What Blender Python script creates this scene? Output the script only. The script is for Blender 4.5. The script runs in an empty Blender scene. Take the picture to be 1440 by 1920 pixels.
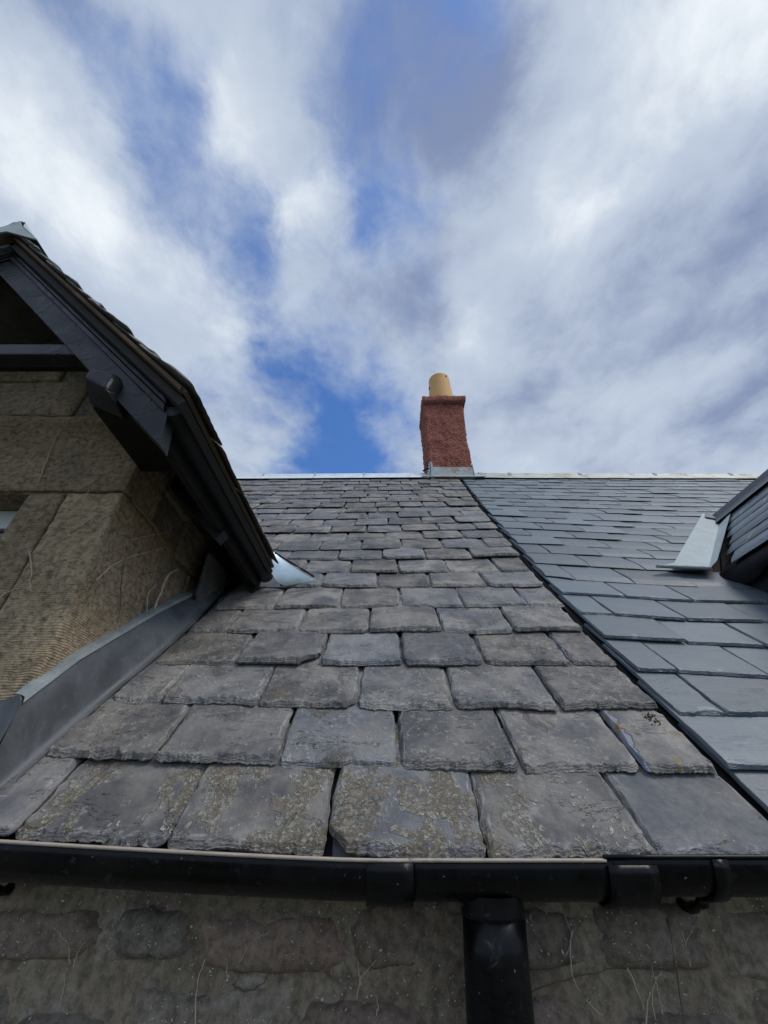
import bpy, bmesh, math, random
from mathutils import Vector, Matrix, noise
R = math.radians
random.seed(7)
scn = bpy.context.scene
COL = scn.collection
ZC = 2.70                                   # eye height above the ground

# ------------------------------------------------------------------ camera
cam = bpy.data.cameras.new('camera'); camo = bpy.data.objects.new('camera', cam); COL.objects.link(camo)
camo.location = (0, 0, ZC); camo.rotation_euler = (R(90 + 35), 0, 0)
cam.sensor_fit = 'HORIZONTAL'; cam.sensor_width = 36; cam.lens = 18.5
cam.clip_start = 0.02; cam.clip_end = 2000
scn.camera = camo

# ------------------------------------------------------------------ light and exposure
SUN_DIR = Vector((0.52, -0.24, 0.81)).normalized()
sun = bpy.data.lights.new('sun', 'SUN'); suno = bpy.data.objects.new('sun', sun); COL.objects.link(suno)
sun.energy = 1.25; sun.angle = R(22); sun.color = (1.0, 0.96, 0.9)
suno.rotation_euler = (-SUN_DIR).to_track_quat('-Z', 'Y').to_euler(); suno.location = (3, -2, 9)
scn.view_settings.view_transform = 'Standard'; scn.view_settings.look = 'None'
scn.view_settings.exposure = 0.45; scn.view_settings.gamma = 1.0
scn.view_settings.use_curve_mapping = False

# ------------------------------------------------------------------ node helpers
class NT:
    def __init__(s, nt): s.nt = nt; s.n = nt.nodes; s.l = nt.links
    def put(s, sock, v):
        if isinstance(v, bpy.types.NodeSocket): s.l.new(v, sock)
        elif v is not None:
            if sock.type == 'RGBA' and not isinstance(v, (int, float)) and len(v) == 3: v = (*v, 1)
            if sock.type == 'VECTOR' and isinstance(v, (int, float)): v = (v, v, v)
            sock.default_value = v
    def math(s, op, a, b=None, c=None, clamp=False):
        m = s.n.new('ShaderNodeMath'); m.operation = op; m.use_clamp = clamp
        for i, v in enumerate((a, b, c)):
            if v is not None: s.put(m.inputs[i], v)
        return m.outputs[0]
    def vec(s, op, a, b=None, scale=None):
        m = s.n.new('ShaderNodeVectorMath'); m.operation = op; s.put(m.inputs[0], a)
        if b is not None: s.put(m.inputs[1], b)
        if scale is not None: s.put(m.inputs['Scale'], scale)
        return m.outputs['Value'] if op in ('LENGTH', 'DISTANCE', 'DOT_PRODUCT') else m.outputs[0]
    def noise(s, v, scale, detail=4, rough=.55, dist=0.0, col=False):
        m = s.n.new('ShaderNodeTexNoise'); s.put(m.inputs['Vector'], v)
        for k, x in (('Scale', scale), ('Detail', detail), ('Roughness', rough), ('Distortion', dist)): s.put(m.inputs[k], x)
        return m.outputs['Color'] if col else m.outputs['Fac']
    def voro(s, v, scale, feature='F1', out='Distance', rnd=1.0):
        m = s.n.new('ShaderNodeTexVoronoi'); m.feature = feature; s.put(m.inputs['Vector'], v); s.put(m.inputs['Scale'], scale)
        s.put(m.inputs['Randomness'], rnd); return m.outputs[out]
    def ramp(s, v, a, b, lo=0.0, hi=1.0, smooth=True):
        m = s.n.new('ShaderNodeMapRange'); m.interpolation_type = 'SMOOTHSTEP' if smooth else 'LINEAR'
        s.put(m.inputs[0], v); s.put(m.inputs[1], a); s.put(m.inputs[2], b); s.put(m.inputs[3], lo); s.put(m.inputs[4], hi)
        return m.outputs[0]
    def mix(s, f, a, b, mode='MIX'):
        m = s.n.new('ShaderNodeMix'); m.data_type = 'RGBA'; m.blend_type = mode
        s.put(m.inputs[0], f); s.put(m.inputs[6], a); s.put(m.inputs[7], b); return m.outputs[2]
    def sep(s, v):
        m = s.n.new('ShaderNodeSeparateXYZ'); s.put(m.inputs[0], v); return m.outputs
    def comb(s, x, y, z=0.0):
        m = s.n.new('ShaderNodeCombineXYZ')
        for i, v in enumerate((x, y, z)): s.put(m.inputs[i], v)
        return m.outputs[0]
    def mapping(s, v, loc=(0,0,0), rot=(0,0,0), scale=(1,1,1)):
        m = s.n.new('ShaderNodeMapping'); s.put(m.inputs[0], v); s.put(m.inputs[1], loc); s.put(m.inputs[2], rot); s.put(m.inputs[3], scale)
        return m.outputs[0]

# ------------------------------------------------------------------ world: blue sky with drifting cloud
world = bpy.data.worlds.new('World'); scn.world = world; world.use_nodes = True
w = NT(world.node_tree); w.n.clear()
out = w.n.new('ShaderNodeOutputWorld'); bg = w.n.new('ShaderNodeBackground'); bg.inputs['Strength'].default_value = 0.1
w.l.new(bg.outputs[0], out.inputs[0])
sky = w.n.new('ShaderNodeTexSky'); sky.sky_type = 'NISHITA'; sky.sun_disc = False
sky.sun_elevation = math.asin(SUN_DIR.z); sky.sun_rotation = math.atan2(SUN_DIR.x, SUN_DIR.y)
sky.air_density = 1.0; sky.dust_density = 0.3; sky.ozone_density = 2.5
tc = w.n.new('ShaderNodeTexCoord')
d = w.sep(tc.outputs['Generated'])
zz = w.math('ADD', w.math('MAXIMUM', d[2], 0.0), 0.12)
P2 = w.comb(w.math('DIVIDE', d[0], zz), w.math('DIVIDE', d[1], zz), 0.0)   # cloud layer seen as a flat sheet overhead
warp = w.vec('SCALE', w.vec('SUBTRACT', w.noise(P2, 2.0, 4, .55, col=True), (.5, .5, .5)), scale=0.30)
PW = w.vec('ADD', P2, warp)
warp2 = w.vec('SCALE', w.vec('SUBTRACT', w.noise(PW, 6.0, 6, .62, col=True), (.5, .5, .5)), scale=0.20)
PW2 = w.vec('ADD', w.vec('ADD', P2, w.vec('SCALE', warp, scale=.4)), warp2)
def blob(cx, cy, rx, ry, rot=0.0):
    v = w.vec('SUBTRACT', PW2, (cx, cy, 0))
    v = w.mapping(v, rot=(0, 0, -rot)); v = w.vec('MULTIPLY', v, (1 / rx, 1 / ry, 0))
    return w.ramp(w.vec('LENGTH', v), 0.0, 1.0, 1.0, 0.0)
PS = w.vec('MULTIPLY', w.vec('ADD', P2, w.vec('SCALE', warp, scale=.6)), (1.15, .9, 1))
cov = w.math('ADD', w.math('MULTIPLY', w.noise(PS, 3.4, 10, .58, .25), 1.2), .08)
cov = w.math('ADD', cov, w.math('MULTIPLY', w.math('SUBTRACT', w.noise(P2, 9.0, 8, .60, .35), .5), .70))
GAPS = [(-.13, .80, .32, .36, 0, .66), (-.16, 1.04, .42, .26, 0, .60), (-.27, .60, .18, .18, .3, .30), (-.35, .21, .20, .24, .2, .38),
        (-.27, .36, .12, .22, .4, .34), (-.01, .27, .16, .13, .3, .40), (-.06, .11, .16, .12, 0, .14), (.11, .04, .12, .07, .2, .22),
        (-.42, .10, .2, .12, .4, .16)]
BANKS = [(.62, .35, .62, .55, 0, .75), (-.66, .30, .32, .45, .2, .60), (.32, .58, .34, .32, 0, .40), (-.16, .285, .11, .09, 0, .34), (.85, .9, .8, .5, 0, .5),
         (-.19, .17, .12, .09, .0, .30), (-.54, .95, .2, .3, 0, .45), (.30, .10, .28, .25, 0, .35), (.09, .20, .10, .10, 0, .2), (-.30, .01, .25, .08, 0, .22), (-.36, .5, .14, .2, .3, .25)]
for (x, y, rx, ry, ro, a) in GAPS: cov = w.math('SUBTRACT', cov, w.math('MULTIPLY', blob(x, y, rx, ry, ro), a))
for (x, y, rx, ry, ro, a) in BANKS: cov = w.math('ADD', cov, w.math('MULTIPLY', blob(x, y, rx, ry, ro), a))
alpha = w.ramp(cov, -.02, .86)
# light and dark inside the cloud
lum = w.math('ADD', w.math('MULTIPLY', w.noise(PS, 2.6, 9, .55, .2), 1.0), -.02)
lum = w.math('ADD', lum, w.math('MULTIPLY', w.math('SUBTRACT', w.noise(P2, 8.0, 8, .58, .3), .5), .38))
LIGHT = [(.47, .05, .40, .18, 0, .26), (-.53, .30, .28, .18, 0, .26), (-.165, .285, .12, .10, 0, .28), (-.35, .55, .24, .22, .0, .22), (.24, .56, .16, .16, 0, .20), (-.2, .17, .14, .12, 0, .14), (-.62, .12, .24, .22, 0, .2), (.34, .22, .24, .26, 0, .20), (-.3, .45, .1, .3, .5, .1)]
DARK = [(.78, .52, .50, .44, .5, .14), (.84, .22, .26, .34, .2, .16), (.06, .45, .20, .20, 0, .24), (.12, .15, .26, .20, .5, .18), (-.40, .04, .3, .10, 0, .20), (1.0, .95, .6, .4, 0, .06), (-.02, .10, .30, .2, 0, .18)]
for (x, y, rx, ry, ro, a) in LIGHT: lum = w.math('ADD', lum, w.math('MULTIPLY', blob(x, y, rx, ry, ro), a))
for (x, y, rx, ry, ro, a) in DARK: lum = w.math('SUBTRACT', lum, w.math('MULTIPLY', blob(x, y, rx, ry, ro), a))
cl = w.mix(w.ramp(lum, .12, .56), (1.65, 2.1, 3.35), (3.75, 4.35, 5.3))
cl = w.mix(w.ramp(lum, .52, .98), cl, (6.9, 7.25, 7.5))
w.l.new(w.mix(alpha, w.vec('MULTIPLY', sky.outputs[0], (.66, 1.0, 1.42)), cl), bg.inputs['Color'])

# ------------------------------------------------------------------ materials
def newmat(name):
    m = bpy.data.materials.new(name); m.use_nodes = True; t = NT(m.node_tree)
    b = t.n['Principled BSDF']; return m, t, b
def coords(t, rnd=True):
    tc = t.n.new('ShaderNodeTexCoord'); oi = t.n.new('ShaderNodeObjectInfo'); v = tc.outputs['Object']
    if rnd: v = t.vec('ADD', v, t.vec('SCALE', (37.1, 91.7, 53.3), scale=oi.outputs['Random']))
    return v, oi.outputs['Random'], tc.outputs['Object']
def bump(t, b, h, strength=.4, dist=.004, prev=None):
    m = t.n.new('ShaderNodeBump'); t.put(m.inputs['Strength'], strength); t.put(m.inputs['Distance'], dist); t.put(m.inputs['Height'], h)
    if prev is not None: t.put(m.inputs['Normal'], prev)
    if b: t.put(b.inputs['Normal'], m.outputs[0])
    return m.outputs[0]
def setp(t, b, **k):
    for kk, v in k.items(): t.put(b.inputs[kk.replace('_', ' ')], v)

def slate_mat(name, lichen=0.0, flake=False):
    m, t, b = newmat(name); v, rnd, raw = coords(t)
    big = t.noise(v, 9, 5, .6, .4); fine = t.noise(v, 90, 6, .65)
    c = t.mix(t.ramp(big, .34, .68), (.100, .100, .104), (.280, .262, .238))
    tint = t.math('FRACT', t.math('MULTIPLY', rnd, 7.31))
    c = t.mix(t.ramp(tint, .35, .95), c, t.mix(.45, c, (.165, .182, .21), 'MIX'))
    br = t.math('ADD', .76, t.math('MULTIPLY', t.math('FRACT', t.math('MULTIPLY', rnd, 13.7)), .52))
    c = t.mix(1.0, c, t.comb(br, br, br), 'MULTIPLY')
    c = t.mix(t.ramp(fine, .32, .7, .0, .45), c, t.mix(.5, c, (.07, .066, .062)))
    c = t.mix(t.ramp(t.noise(v, 6, 4, .6, .8), .50, .74, 0, .42), c, (.25, .22, .17))
    c = t.mix(t.ramp(t.noise(v, 22, 7, .72, .4), .54, .78, 0, .6), c, (.40, .385, .37))
    sv = t.mapping(v, rot=(0, 0, .7), scale=(11, 130, 30))
    c = t.mix(t.ramp(t.noise(sv, 1, 4, .65), .66, .76, 0, .5), c, (.48, .48, .47))
    fl = t.math('MULTIPLY', t.ramp(t.voro(v, 85), .05, .16, 1, 0), t.ramp(t.noise(v, 14, 2), .52, .66))
    c = t.mix(t.math('MULTIPLY', fl, .7), c, (.55, .55, .53))
    at = t.n.new('ShaderNodeAttribute'); at.attribute_name = 'worn'   # chipped arris: fresh breaks plus a pale highlight painted along the edge
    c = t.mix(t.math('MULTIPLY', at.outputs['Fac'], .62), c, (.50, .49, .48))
    # split layers showing on the broken edges
    lay = t.noise(t.mapping(raw, scale=(30, 30, 900)), 1, 3, .6, .3)
    h = t.math('ADD', t.math('MULTIPLY', big, .5), t.math('MULTIPLY', fine, .5))
    h = t.math('ADD', h, t.math('MULTIPLY', lay, .25))
    st = t.noise(t.mapping(v, rot=(0, 0, .45), scale=(7, 22, 20)), 1, 6, .62, .5)
    h = t.math('ADD', h, t.math('MULTIPLY', t.ramp(st, .585, .595), 1.3))
    c = t.mix(t.math('MULTIPLY', t.ramp(t.math('ABSOLUTE', t.math('SUBTRACT', st, .587)), .0, .007, 1, 0), t.ramp(t.noise(v, 5, 2), .45, .6, 0, .75)), c, (.05, .047, .045))
    if flake:                                                 # lavender spalled strip where the skin has come away
        q = t.math('ADD', t.sep(raw)[0], t.math('MULTIPLY', t.math('SUBTRACT', t.noise(v, 16, 4, .6), .5), .10))
        k = t.ramp(q, -.062, -.055, 1, 0)
        c = t.mix(k, c, t.mix(fine, (.21, .22, .27), (.27, .28, .345))); h = t.math('SUBTRACT', h, t.math('MULTIPLY', k, .8))
        k2 = t.ramp(t.noise(v, 20, 4, .6, .4), .58, .66, 0, .8); c = t.mix(k2, c, (.25, .19, .11))
    if lichen:
        dv = t.vec('ADD', v, t.vec('SCALE', t.noise(v, 55, 4, .6, col=True), scale=.022))
        pn = t.noise(v, 8.5, 6, .66, .6)
        patch = t.ramp(pn, .50 if lichen > .6 else .60, .56 if lichen > .6 else .66)
        crumb = t.ramp(t.noise(v, 150, 5, .75, .8), .36, .62)
        ring = t.ramp(t.math('ABSOLUTE', t.math('SUBTRACT', t.voro(dv, 46), .24)), .02, .12, 1, 0)
        ring = t.math('MULTIPLY', ring, t.math('MULTIPLY', t.ramp(t.noise(v, 11, 4), .50, .62), t.ramp(t.noise(v, 120, 3), .38, .56)))
        rim = t.math('MULTIPLY', t.ramp(t.math('ABSOLUTE', t.math('SUBTRACT', pn, .53)), .0, .045, 1, 0), t.ramp(t.noise(v, 75, 4, .7), .46, .60))
        lc = t.mix(crumb, (.18, .15, .115), (.44, .40, .31))
        lc = t.mix(t.ramp(t.noise(v, 12, 3), .4, .65, 0, .6), lc, (.32, .27, .22))
        c = t.mix(t.math('MULTIPLY', patch, t.math('MULTIPLY', t.ramp(t.noise(v, 45, 4, .7), .30, .50), lichen)), c, lc)
        pal = t.math('MULTIPLY', t.math('MAXIMUM', ring, rim), .75 if lichen > .6 else .38)
        c = t.mix(pal, c, (.52, .50, .43))
        h = t.math('ADD', h, t.math('MULTIPLY', t.math('ADD', t.math('MULTIPLY', patch, t.math('ADD', .2, crumb)), pal), .7))
    setp(t, b, Base_Color=c, Roughness=t.ramp(fine, .3, .7, .55, .75))
    b.inputs['Specular IOR Level'].default_value = .25
    bump(t, b, h, .9, .005); return m

def new_slate_mat():
    m, t, b = newmat('new_slate'); v, rnd, raw = coords(t)
    g = t.noise(t.mapping(v, rot=(0, 0, .25), scale=(8, 26, 10)), 1, 6, .6, .5); fine = t.noise(v, 140, 4, .6)
    c = t.mix(g, (.095, .120, .143), (.150, .180, .205))
    br = t.math('ADD', .74, t.math('MULTIPLY', rnd, .5)); c = t.mix(1, c, t.comb(br, br, br), 'MULTIPLY')
    c = t.mix(t.ramp(t.noise(v, 30, 4), .62, .8, 0, .25), c, (.22, .245, .255))
    st = t.noise(t.mapping(v, rot=(0, 0, .3), scale=(5, 30, 20)), 1, 6, .6, .6)
    setp(t, b, Base_Color=c, Roughness=t.ramp(fine, .3, .7, .42, .52)); b.inputs['Specular IOR Level'].default_value = .5
    hh = t.math('ADD', t.math('MULTIPLY', g, .8), t.math('MULTIPLY', fine, .06)); hh = t.math('ADD', hh, t.math('MULTIPLY', t.ramp(st, .58, .60), .35))
    bump(t, b, hh, .45, .0025); return m

def metal_mat(name, c0, c1, rough, metallic=.55, stain=None, bs=.3):
    m, t, b = newmat(name); v, rnd, raw = coords(t)
    g = t.noise(v, 11, 6, .65, .7); f = t.noise(v, 60, 4, .6)
    c = t.mix(t.ramp(g, .3, .7), c0, c1)
    c = t.mix(t.ramp(f, .55, .75, 0, .35), c, tuple(min(1, x * 1.6) for x in c1))
    if stain: c = t.mix(t.ramp(t.noise(v, 7, 5, .6), .5, .62, 0, .75), c, stain)
    setp(t, b, Base_Color=c, Roughness=t.ramp(g, .2, .8, rough - .1, rough + .15), Metallic=metallic)
    bump(t, b, t.math('ADD', g, t.math('MULTIPLY', f, .25)), bs, .006); return m

def stone_mat(name, c0, c1, c2, tool=0.0, dots=0.0, scale=1.0):
    m, t, b = newmat(name); v, rnd, raw = coords(t)
    big = t.noise(v, 6 * scale, 6, .65, .5); fine = t.noise(v, 70, 6, .7); pit = t.voro(t.vec('ADD', v, t.vec('SCALE', t.noise(v, 30, 3, col=True), scale=.03)), 55)
    c = t.mix(t.ramp(big, .28, .72), c0, c1)
    c = t.mix(t.ramp(t.noise(v, 3.3, 4, .6), .5, .7, 0, .65), c, c2)
    if dots:
        pn = t.noise(v, 9, 5, .65, .6); c = t.mix(t.ramp(pn, .54, .66, 0, .7), c, (.115, .10, .08)); c = t.mix(t.ramp(t.noise(v, 13, 5, .65, .5), .55, .68, 0, .6), c, (.42, .38, .31))
        c = t.mix(t.ramp(t.noise(v, 4.5, 3, .6), .56, .68, 0, .45), c, (.32, .20, .15))
        hu = t.math('FRACT', t.math('MULTIPLY', rnd, 9.7))
        if 'rubble' in name: c = t.mix(t.ramp(hu, .55, .75, 0, .4), c, (.33, .21, .16)); c = t.mix(t.ramp(hu, .45, .25, 0, .3), c, (.26, .25, .22))
    br = t.math('ADD', .8, t.math('MULTIPLY', rnd, .4)); c = t.mix(1, c, t.comb(br, br, br), 'MULTIPLY')
    c = t.mix(t.ramp(fine, .3, .65, .62, 0), c, (.04, .033, .025)); c = t.mix(t.ramp(t.noise(v, 210, 4, .7), .58, .72, 0, .35), c, (.5, .45, .37))
    h = t.math('ADD', t.math('MULTIPLY', big, .8), t.math('MULTIPLY', fine, .5))
    if tool:
        z = t.sep(raw)[2]
        wob = t.math('MULTIPLY', t.noise(v, 9, 3), .03)
        wv = t.math('SINE', t.math('MULTIPLY', t.math('ADD', z, wob), 1150.0))
        keep = t.ramp(t.noise(v, 5, 3), .35, .6, .45, 1)
        h = t.math('ADD', h, t.math('MULTIPLY', t.math('MULTIPLY', wv, keep), .075 * tool))
        gouge = t.noise(t.mapping(v, rot=(.5, .5, .3), scale=(45, 60, 120)), 1, 3, .6, .4)
        h = t.math('SUBTRACT', h, t.math('MULTIPLY', t.ramp(gouge, .56, .70), .6))
        c = t.mix(t.ramp(gouge, .58, .74, 0, .32), c, (.07, .055, .04))
    if dots:
        dv = t.vec('ADD', v, t.vec('SCALE', t.noise(v, 40, 2, col=True), scale=.02))
        dt = t.math('MULTIPLY', t.ramp(t.voro(dv, 120), .12, .24, 1, 0), t.ramp(t.noise(v, 9, 5, .65), .42, .54))
        c = t.mix(t.math('MULTIPLY', dt, dots), c, (.72, .71, .64)); h = t.math('ADD', h, t.math('MULTIPLY', dt, .5))
    setp(t, b, Base_Color=c, Roughness=.9); b.inputs['Specular IOR Level'].default_value = .2
    bump(t, b, h, .9, .006); return m

def paint_mat(name, c, rough, peel=.0, spec=.5, dust=.0):
    m, t, b = newmat(name); v, rnd, raw = coords(t)
    g = t.noise(v, 14, 6, .65, .6); f = t.noise(v, 80, 4, .65)
    cc = t.mix(t.ramp(g, .35, .7), c, tuple(x * 1.7 + .004 for x in c))
    if dust: cc = t.mix(t.ramp(t.noise(v, 45, 6, .75, .4), .57, .74, 0, dust), cc, (.20, .20, .19))
    if dust > .2:
        cc = t.mix(t.ramp(t.voro(t.vec('ADD', v, t.vec('SCALE', t.noise(v, 50, 2, col=True), scale=.03)), 38), .03, .08, .5, 0), cc, (.35, .35, .33))
    h = t.math('MULTIPLY', f, .25)
    if peel:
        fl = t.voro(t.vec('ADD', v, t.vec('SCALE', t.noise(v, 12, 4, col=True), scale=.12)), 9, 'DISTANCE_TO_EDGE')
        h = t.math('ADD', h, t.math('MULTIPLY', t.ramp(fl, .0, .05, 0, 1), t.math('MULTIPLY', t.ramp(t.noise(v, 10, 3), .5, .6), peel)))
    setp(t, b, Base_Color=cc, Roughness=t.ramp(g, .3, .7, rough - .08, rough + .12)); b.inputs['Specular IOR Level'].default_value = spec
    bump(t, b, h, .5, .003); return m

def simple(name, c, rough=.8, var=.35, scale=30, bs=.4, spec=.3):
    m, t, b = newmat(name); v, rnd, raw = coords(t); g = t.noise(v, scale, 5, .65, .3)
    setp(t, b, Base_Color=t.mix(g, tuple(x * (1 - var) for x in c), tuple(min(1, x * (1 + var)) for x in c)), Roughness=rough)
    b.inputs['Specular IOR Level'].default_value = spec; bump(t, b, g, bs, .004); return m

M = {}
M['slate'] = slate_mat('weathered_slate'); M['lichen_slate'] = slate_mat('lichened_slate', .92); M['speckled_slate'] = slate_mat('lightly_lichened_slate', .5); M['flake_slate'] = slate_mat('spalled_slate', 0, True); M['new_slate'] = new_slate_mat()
M['lead'] = metal_mat('dull_lead', (.085, .092, .10), (.145, .155, .165), .55, .1); M['lip_lead'] = metal_mat('oxidised_lead_edge', (.22, .25, .25), (.36, .39, .38), .65, .0)
M['pale_lead'] = metal_mat('pale_lead', (.34, .40, .41), (.47, .53, .53), .68, .0)
M['bright_lead'] = metal_mat('sky_bright_lead', (.55, .66, .72), (.66, .76, .82), .34, .6, bs=.1)  # sky reflection put into the pale blue base colour
M['zinc'] = metal_mat('ridge_zinc', (.72, .78, .82), (.85, .9, .93), .42, .3)
M['ridge_lead'] = metal_mat('ridge_grey', (.42, .44, .41), (.55, .57, .52), .6, .2, (.30, .28, .22))
M['apron_lead'] = metal_mat('stained_apron', (.36, .41, .42), (.50, .54, .53), .6, .2, (.36, .20, .15))
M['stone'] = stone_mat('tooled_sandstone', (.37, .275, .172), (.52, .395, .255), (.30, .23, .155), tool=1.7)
M['stone_shadow'] = stone_mat('rubble_sandstone', (.28, .22, .155), (.40, .32, .225), (.34, .235, .16))  # darker copy of the sandstone for the cheek, shade put into the colour
M['rubble'] = stone_mat('whin_rubble', (.24, .20, .15), (.36, .30, .23), (.31, .20, .155), dots=.8)
M['mortar'] = stone_mat('old_mortar', (.25, .20, .145), (.37, .30, .215), (.18, .145, .105), dots=1.0)
M['black_paint'] = paint_mat('black_gloss_paint', (.012, .0135, .016), .42, .9, .26, .08)
M['dark_timber'] = paint_mat('dark_stained_timber', (.009, .008, .008), .6, .2, .2)
M['iron'] = paint_mat('black_cast_iron', (.003, .0033, .004), .28, .0, .22, .24)
def rim_mat():
    m, t, b = newmat('worn_gutter_rim'); v, rnd, raw = coords(t)
    k = t.ramp(t.noise(t.mapping(v, scale=(9, 60, 60)), 1, 6, .7), .25, .45)
    c = t.mix(t.noise(v, 40, 5, .7), (.30, .235, .175), (.52, .46, .39)); setp(t, b, Base_Color=t.mix(k, (.05, .045, .045), c), Roughness=.55)
    bump(t, b, t.noise(v, 90, 4), .5, .002); return m
M['rim'] = rim_mat()
M['undercloak'] = simple('brown_undercloak', (.10, .065, .04), .85, .4, 18)
M['pot'] = simple('buff_clay', (.68, .40, .165), .75, .16, 9, .15)
M['stem'] = simple('dry_stem', (.56, .47, .35), .85, .3, 60)
M['dark_stem'] = simple('dark_stem', (.13, .10, .07), .85, .3, 60)
M['rootlets'] = simple('pale_rootlets', (.68, .50, .38), .9, .3, 60)
M['moss'] = simple('brown_moss', (.10, .075, .04), .95, .5, 120)
M['white_paint'] = simple('white_painted_wood', (.62, .64, .62), .5, .1, 25, .1)
M['deck'] = simple('sarking', (.035, .032, .03), .9, .3, 20)
M['felt'] = simple('black_felt', (.012, .012, .014), .7, .3, 20)
M['mortar_line'] = simple('ochre_mortar', (.28, .22, .12), .95, .3, 60)
def harl_mat():
    m, t, b = newmat('red_harling'); v, rnd, raw = coords(t)
    g = t.noise(v, 5, 5, .6); p = t.voro(t.vec('ADD', v, t.vec('SCALE', t.noise(v, 40, 3, col=True), scale=.02)), 48)
    c = t.mix(g, (.37, .138, .100), (.51, .205, .155)); c = t.mix(t.ramp(p, .15, .65, 0, .45), c, (.16, .062, .052))
    c = t.mix(t.ramp(t.noise(v, 90, 3), .6, .75, 0, .5), c, (.44, .24, .19))
    setp(t, b, Base_Color=c, Roughness=.95); b.inputs['Specular IOR Level'].default_value = .15
    bump(t, b, t.math('SUBTRACT', t.noise(v, 60, 4), p), 1.0, .02); return m
M['harl'] = harl_mat()
def ground_mat():
    m, t, b = newmat('garden_ground'); v, rnd, raw = coords(t)
    c = t.mix(t.ramp(t.noise(v, .5, 6, .6), .4, .6), (.045, .075, .025), (.13, .115, .095))
    setp(t, b, Base_Color=c, Roughness=.95); bump(t, b, t.noise(v, 8, 6), .6, .05); return m
M['ground'] = ground_mat()
def glass_mat():
    m, t, b = newmat('window_glass'); setp(t, b, Base_Color=(.03, .035, .04), Roughness=.06); b.inputs['Specular IOR Level'].default_value = .8; return m
M['glass'] = glass_mat()

# ------------------------------------------------------------------ object helpers (all heights are given relative to the eye, then lifted by ZC)
def obj(name, me, mat, parent=None, mw=None, smooth=None):
    o = bpy.data.objects.new(name, me); COL.objects.link(o)
    if mat is not None and len(me.materials) == 0: me.materials.append(M[mat])
    if smooth is not None:
        for p in me.polygons: p.use_smooth = smooth
    if parent is not None:
        o.parent = parent
        pw = parent.get('_mw'); o.matrix_parent_inverse = Matrix(WM[parent.name]).inverted()
    o.matrix_basis = mw if mw is not None else Matrix.Identity(4)
    WM[o.name] = (mw if mw is not None else Matrix.Identity(4)).copy()
    return o
WM = {}
def thing(name, label, cat, loc=(0, 0, 0), group=None):
    o = bpy.data.objects.new(name, None); COL.objects.link(o); o.empty_display_size = .1
    mw = Matrix.Translation((loc[0], loc[1], loc[2] + ZC)); o.matrix_basis = mw; WM[o.name] = mw.copy()
    tag(o, label, cat, group); return o
def tag(o, label, cat, group=None):
    o['label'] = label; o['category'] = cat
    if group: o['group'] = group
LIFT = Matrix.Translation((0, 0, ZC))
def mesh(name, v, f):
    me = bpy.data.meshes.new(name); me.from_pydata([tuple(p) for p in v], [], f); me.update(); return me
def part(name, v, f, mat, parent=None, smooth=False, bevel=0.0):
    """vertices in eye-relative coordinates; object origin set to their centre"""
    n = len(v); c = Vector((sum(p[0] for p in v) / n, sum(p[1] for p in v) / n, sum(p[2] for p in v) / n))
    me = mesh(name, [Vector(p) - c for p in v], f)
    bm = bmesh.new(); bm.from_mesh(me); bmesh.ops.recalc_face_normals(bm, faces=bm.faces)
    if bevel: bmesh.ops.bevel(bm, geom=list(bm.edges), offset=bevel, segments=2, affect='EDGES', profile=.6)
    bm.to_mesh(me); bm.free()
    return obj(name, me, mat, parent, Matrix.Translation((c.x, c.y, c.z + ZC)), smooth)
def boxv(x0, x1, y0, y1, z0, z1):
    v = [(x, y, z) for z in (z0, z1) for y in (y0, y1) for x in (x0, x1)]
    return v, [(0, 2, 3, 1), (4, 5, 7, 6), (0, 1, 5, 4), (2, 6, 7, 3), (0, 4, 6, 2), (1, 3, 7, 5)]
def box(name, x0, x1, y0, y1, z0, z1, mat, parent=None, bevel=.002):
    v, f = boxv(x0, x1, y0, y1, z0, z1); return part(name, v, f, mat, parent, False, bevel)
def prism(name, poly, ext, mat, parent=None, bevel=0.0):
    """poly: 3-D points of one face; ext: extrusion vector"""
    n = len(poly); e = Vector(ext); v = [Vector(p) for p in poly] + [Vector(p) + e for p in poly]
    f = [tuple(range(n)), tuple(range(2 * n - 1, n - 1, -1))] + [(i, (i + 1) % n, n + (i + 1) % n, n + i) for i in range(n)]
    return part(name, v, f, mat, parent, False, bevel)
def sweep(name, prof, path, mat, parent=None, closed=False, caps=False, smooth=True, side=Vector((0, 1, 0)), upv=Vector((0, 0, 1))):
    v = []; f = []; n = len(prof)
    for p in path:
        p = Vector(p)
        for a, b in prof: v.append(p + side * a + upv * b)
    for i in range(len(path) - 1):
        for j in range(n if closed else n - 1):
            k = (j + 1) % n; f.append((i * n + j, i * n + k, (i + 1) * n + k, (i + 1) * n + j))
    if caps: f += [tuple(range(n)), tuple(range((len(path) - 1) * n, len(path) * n))]
    return part(name, v, f, mat, parent, smooth)
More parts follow.
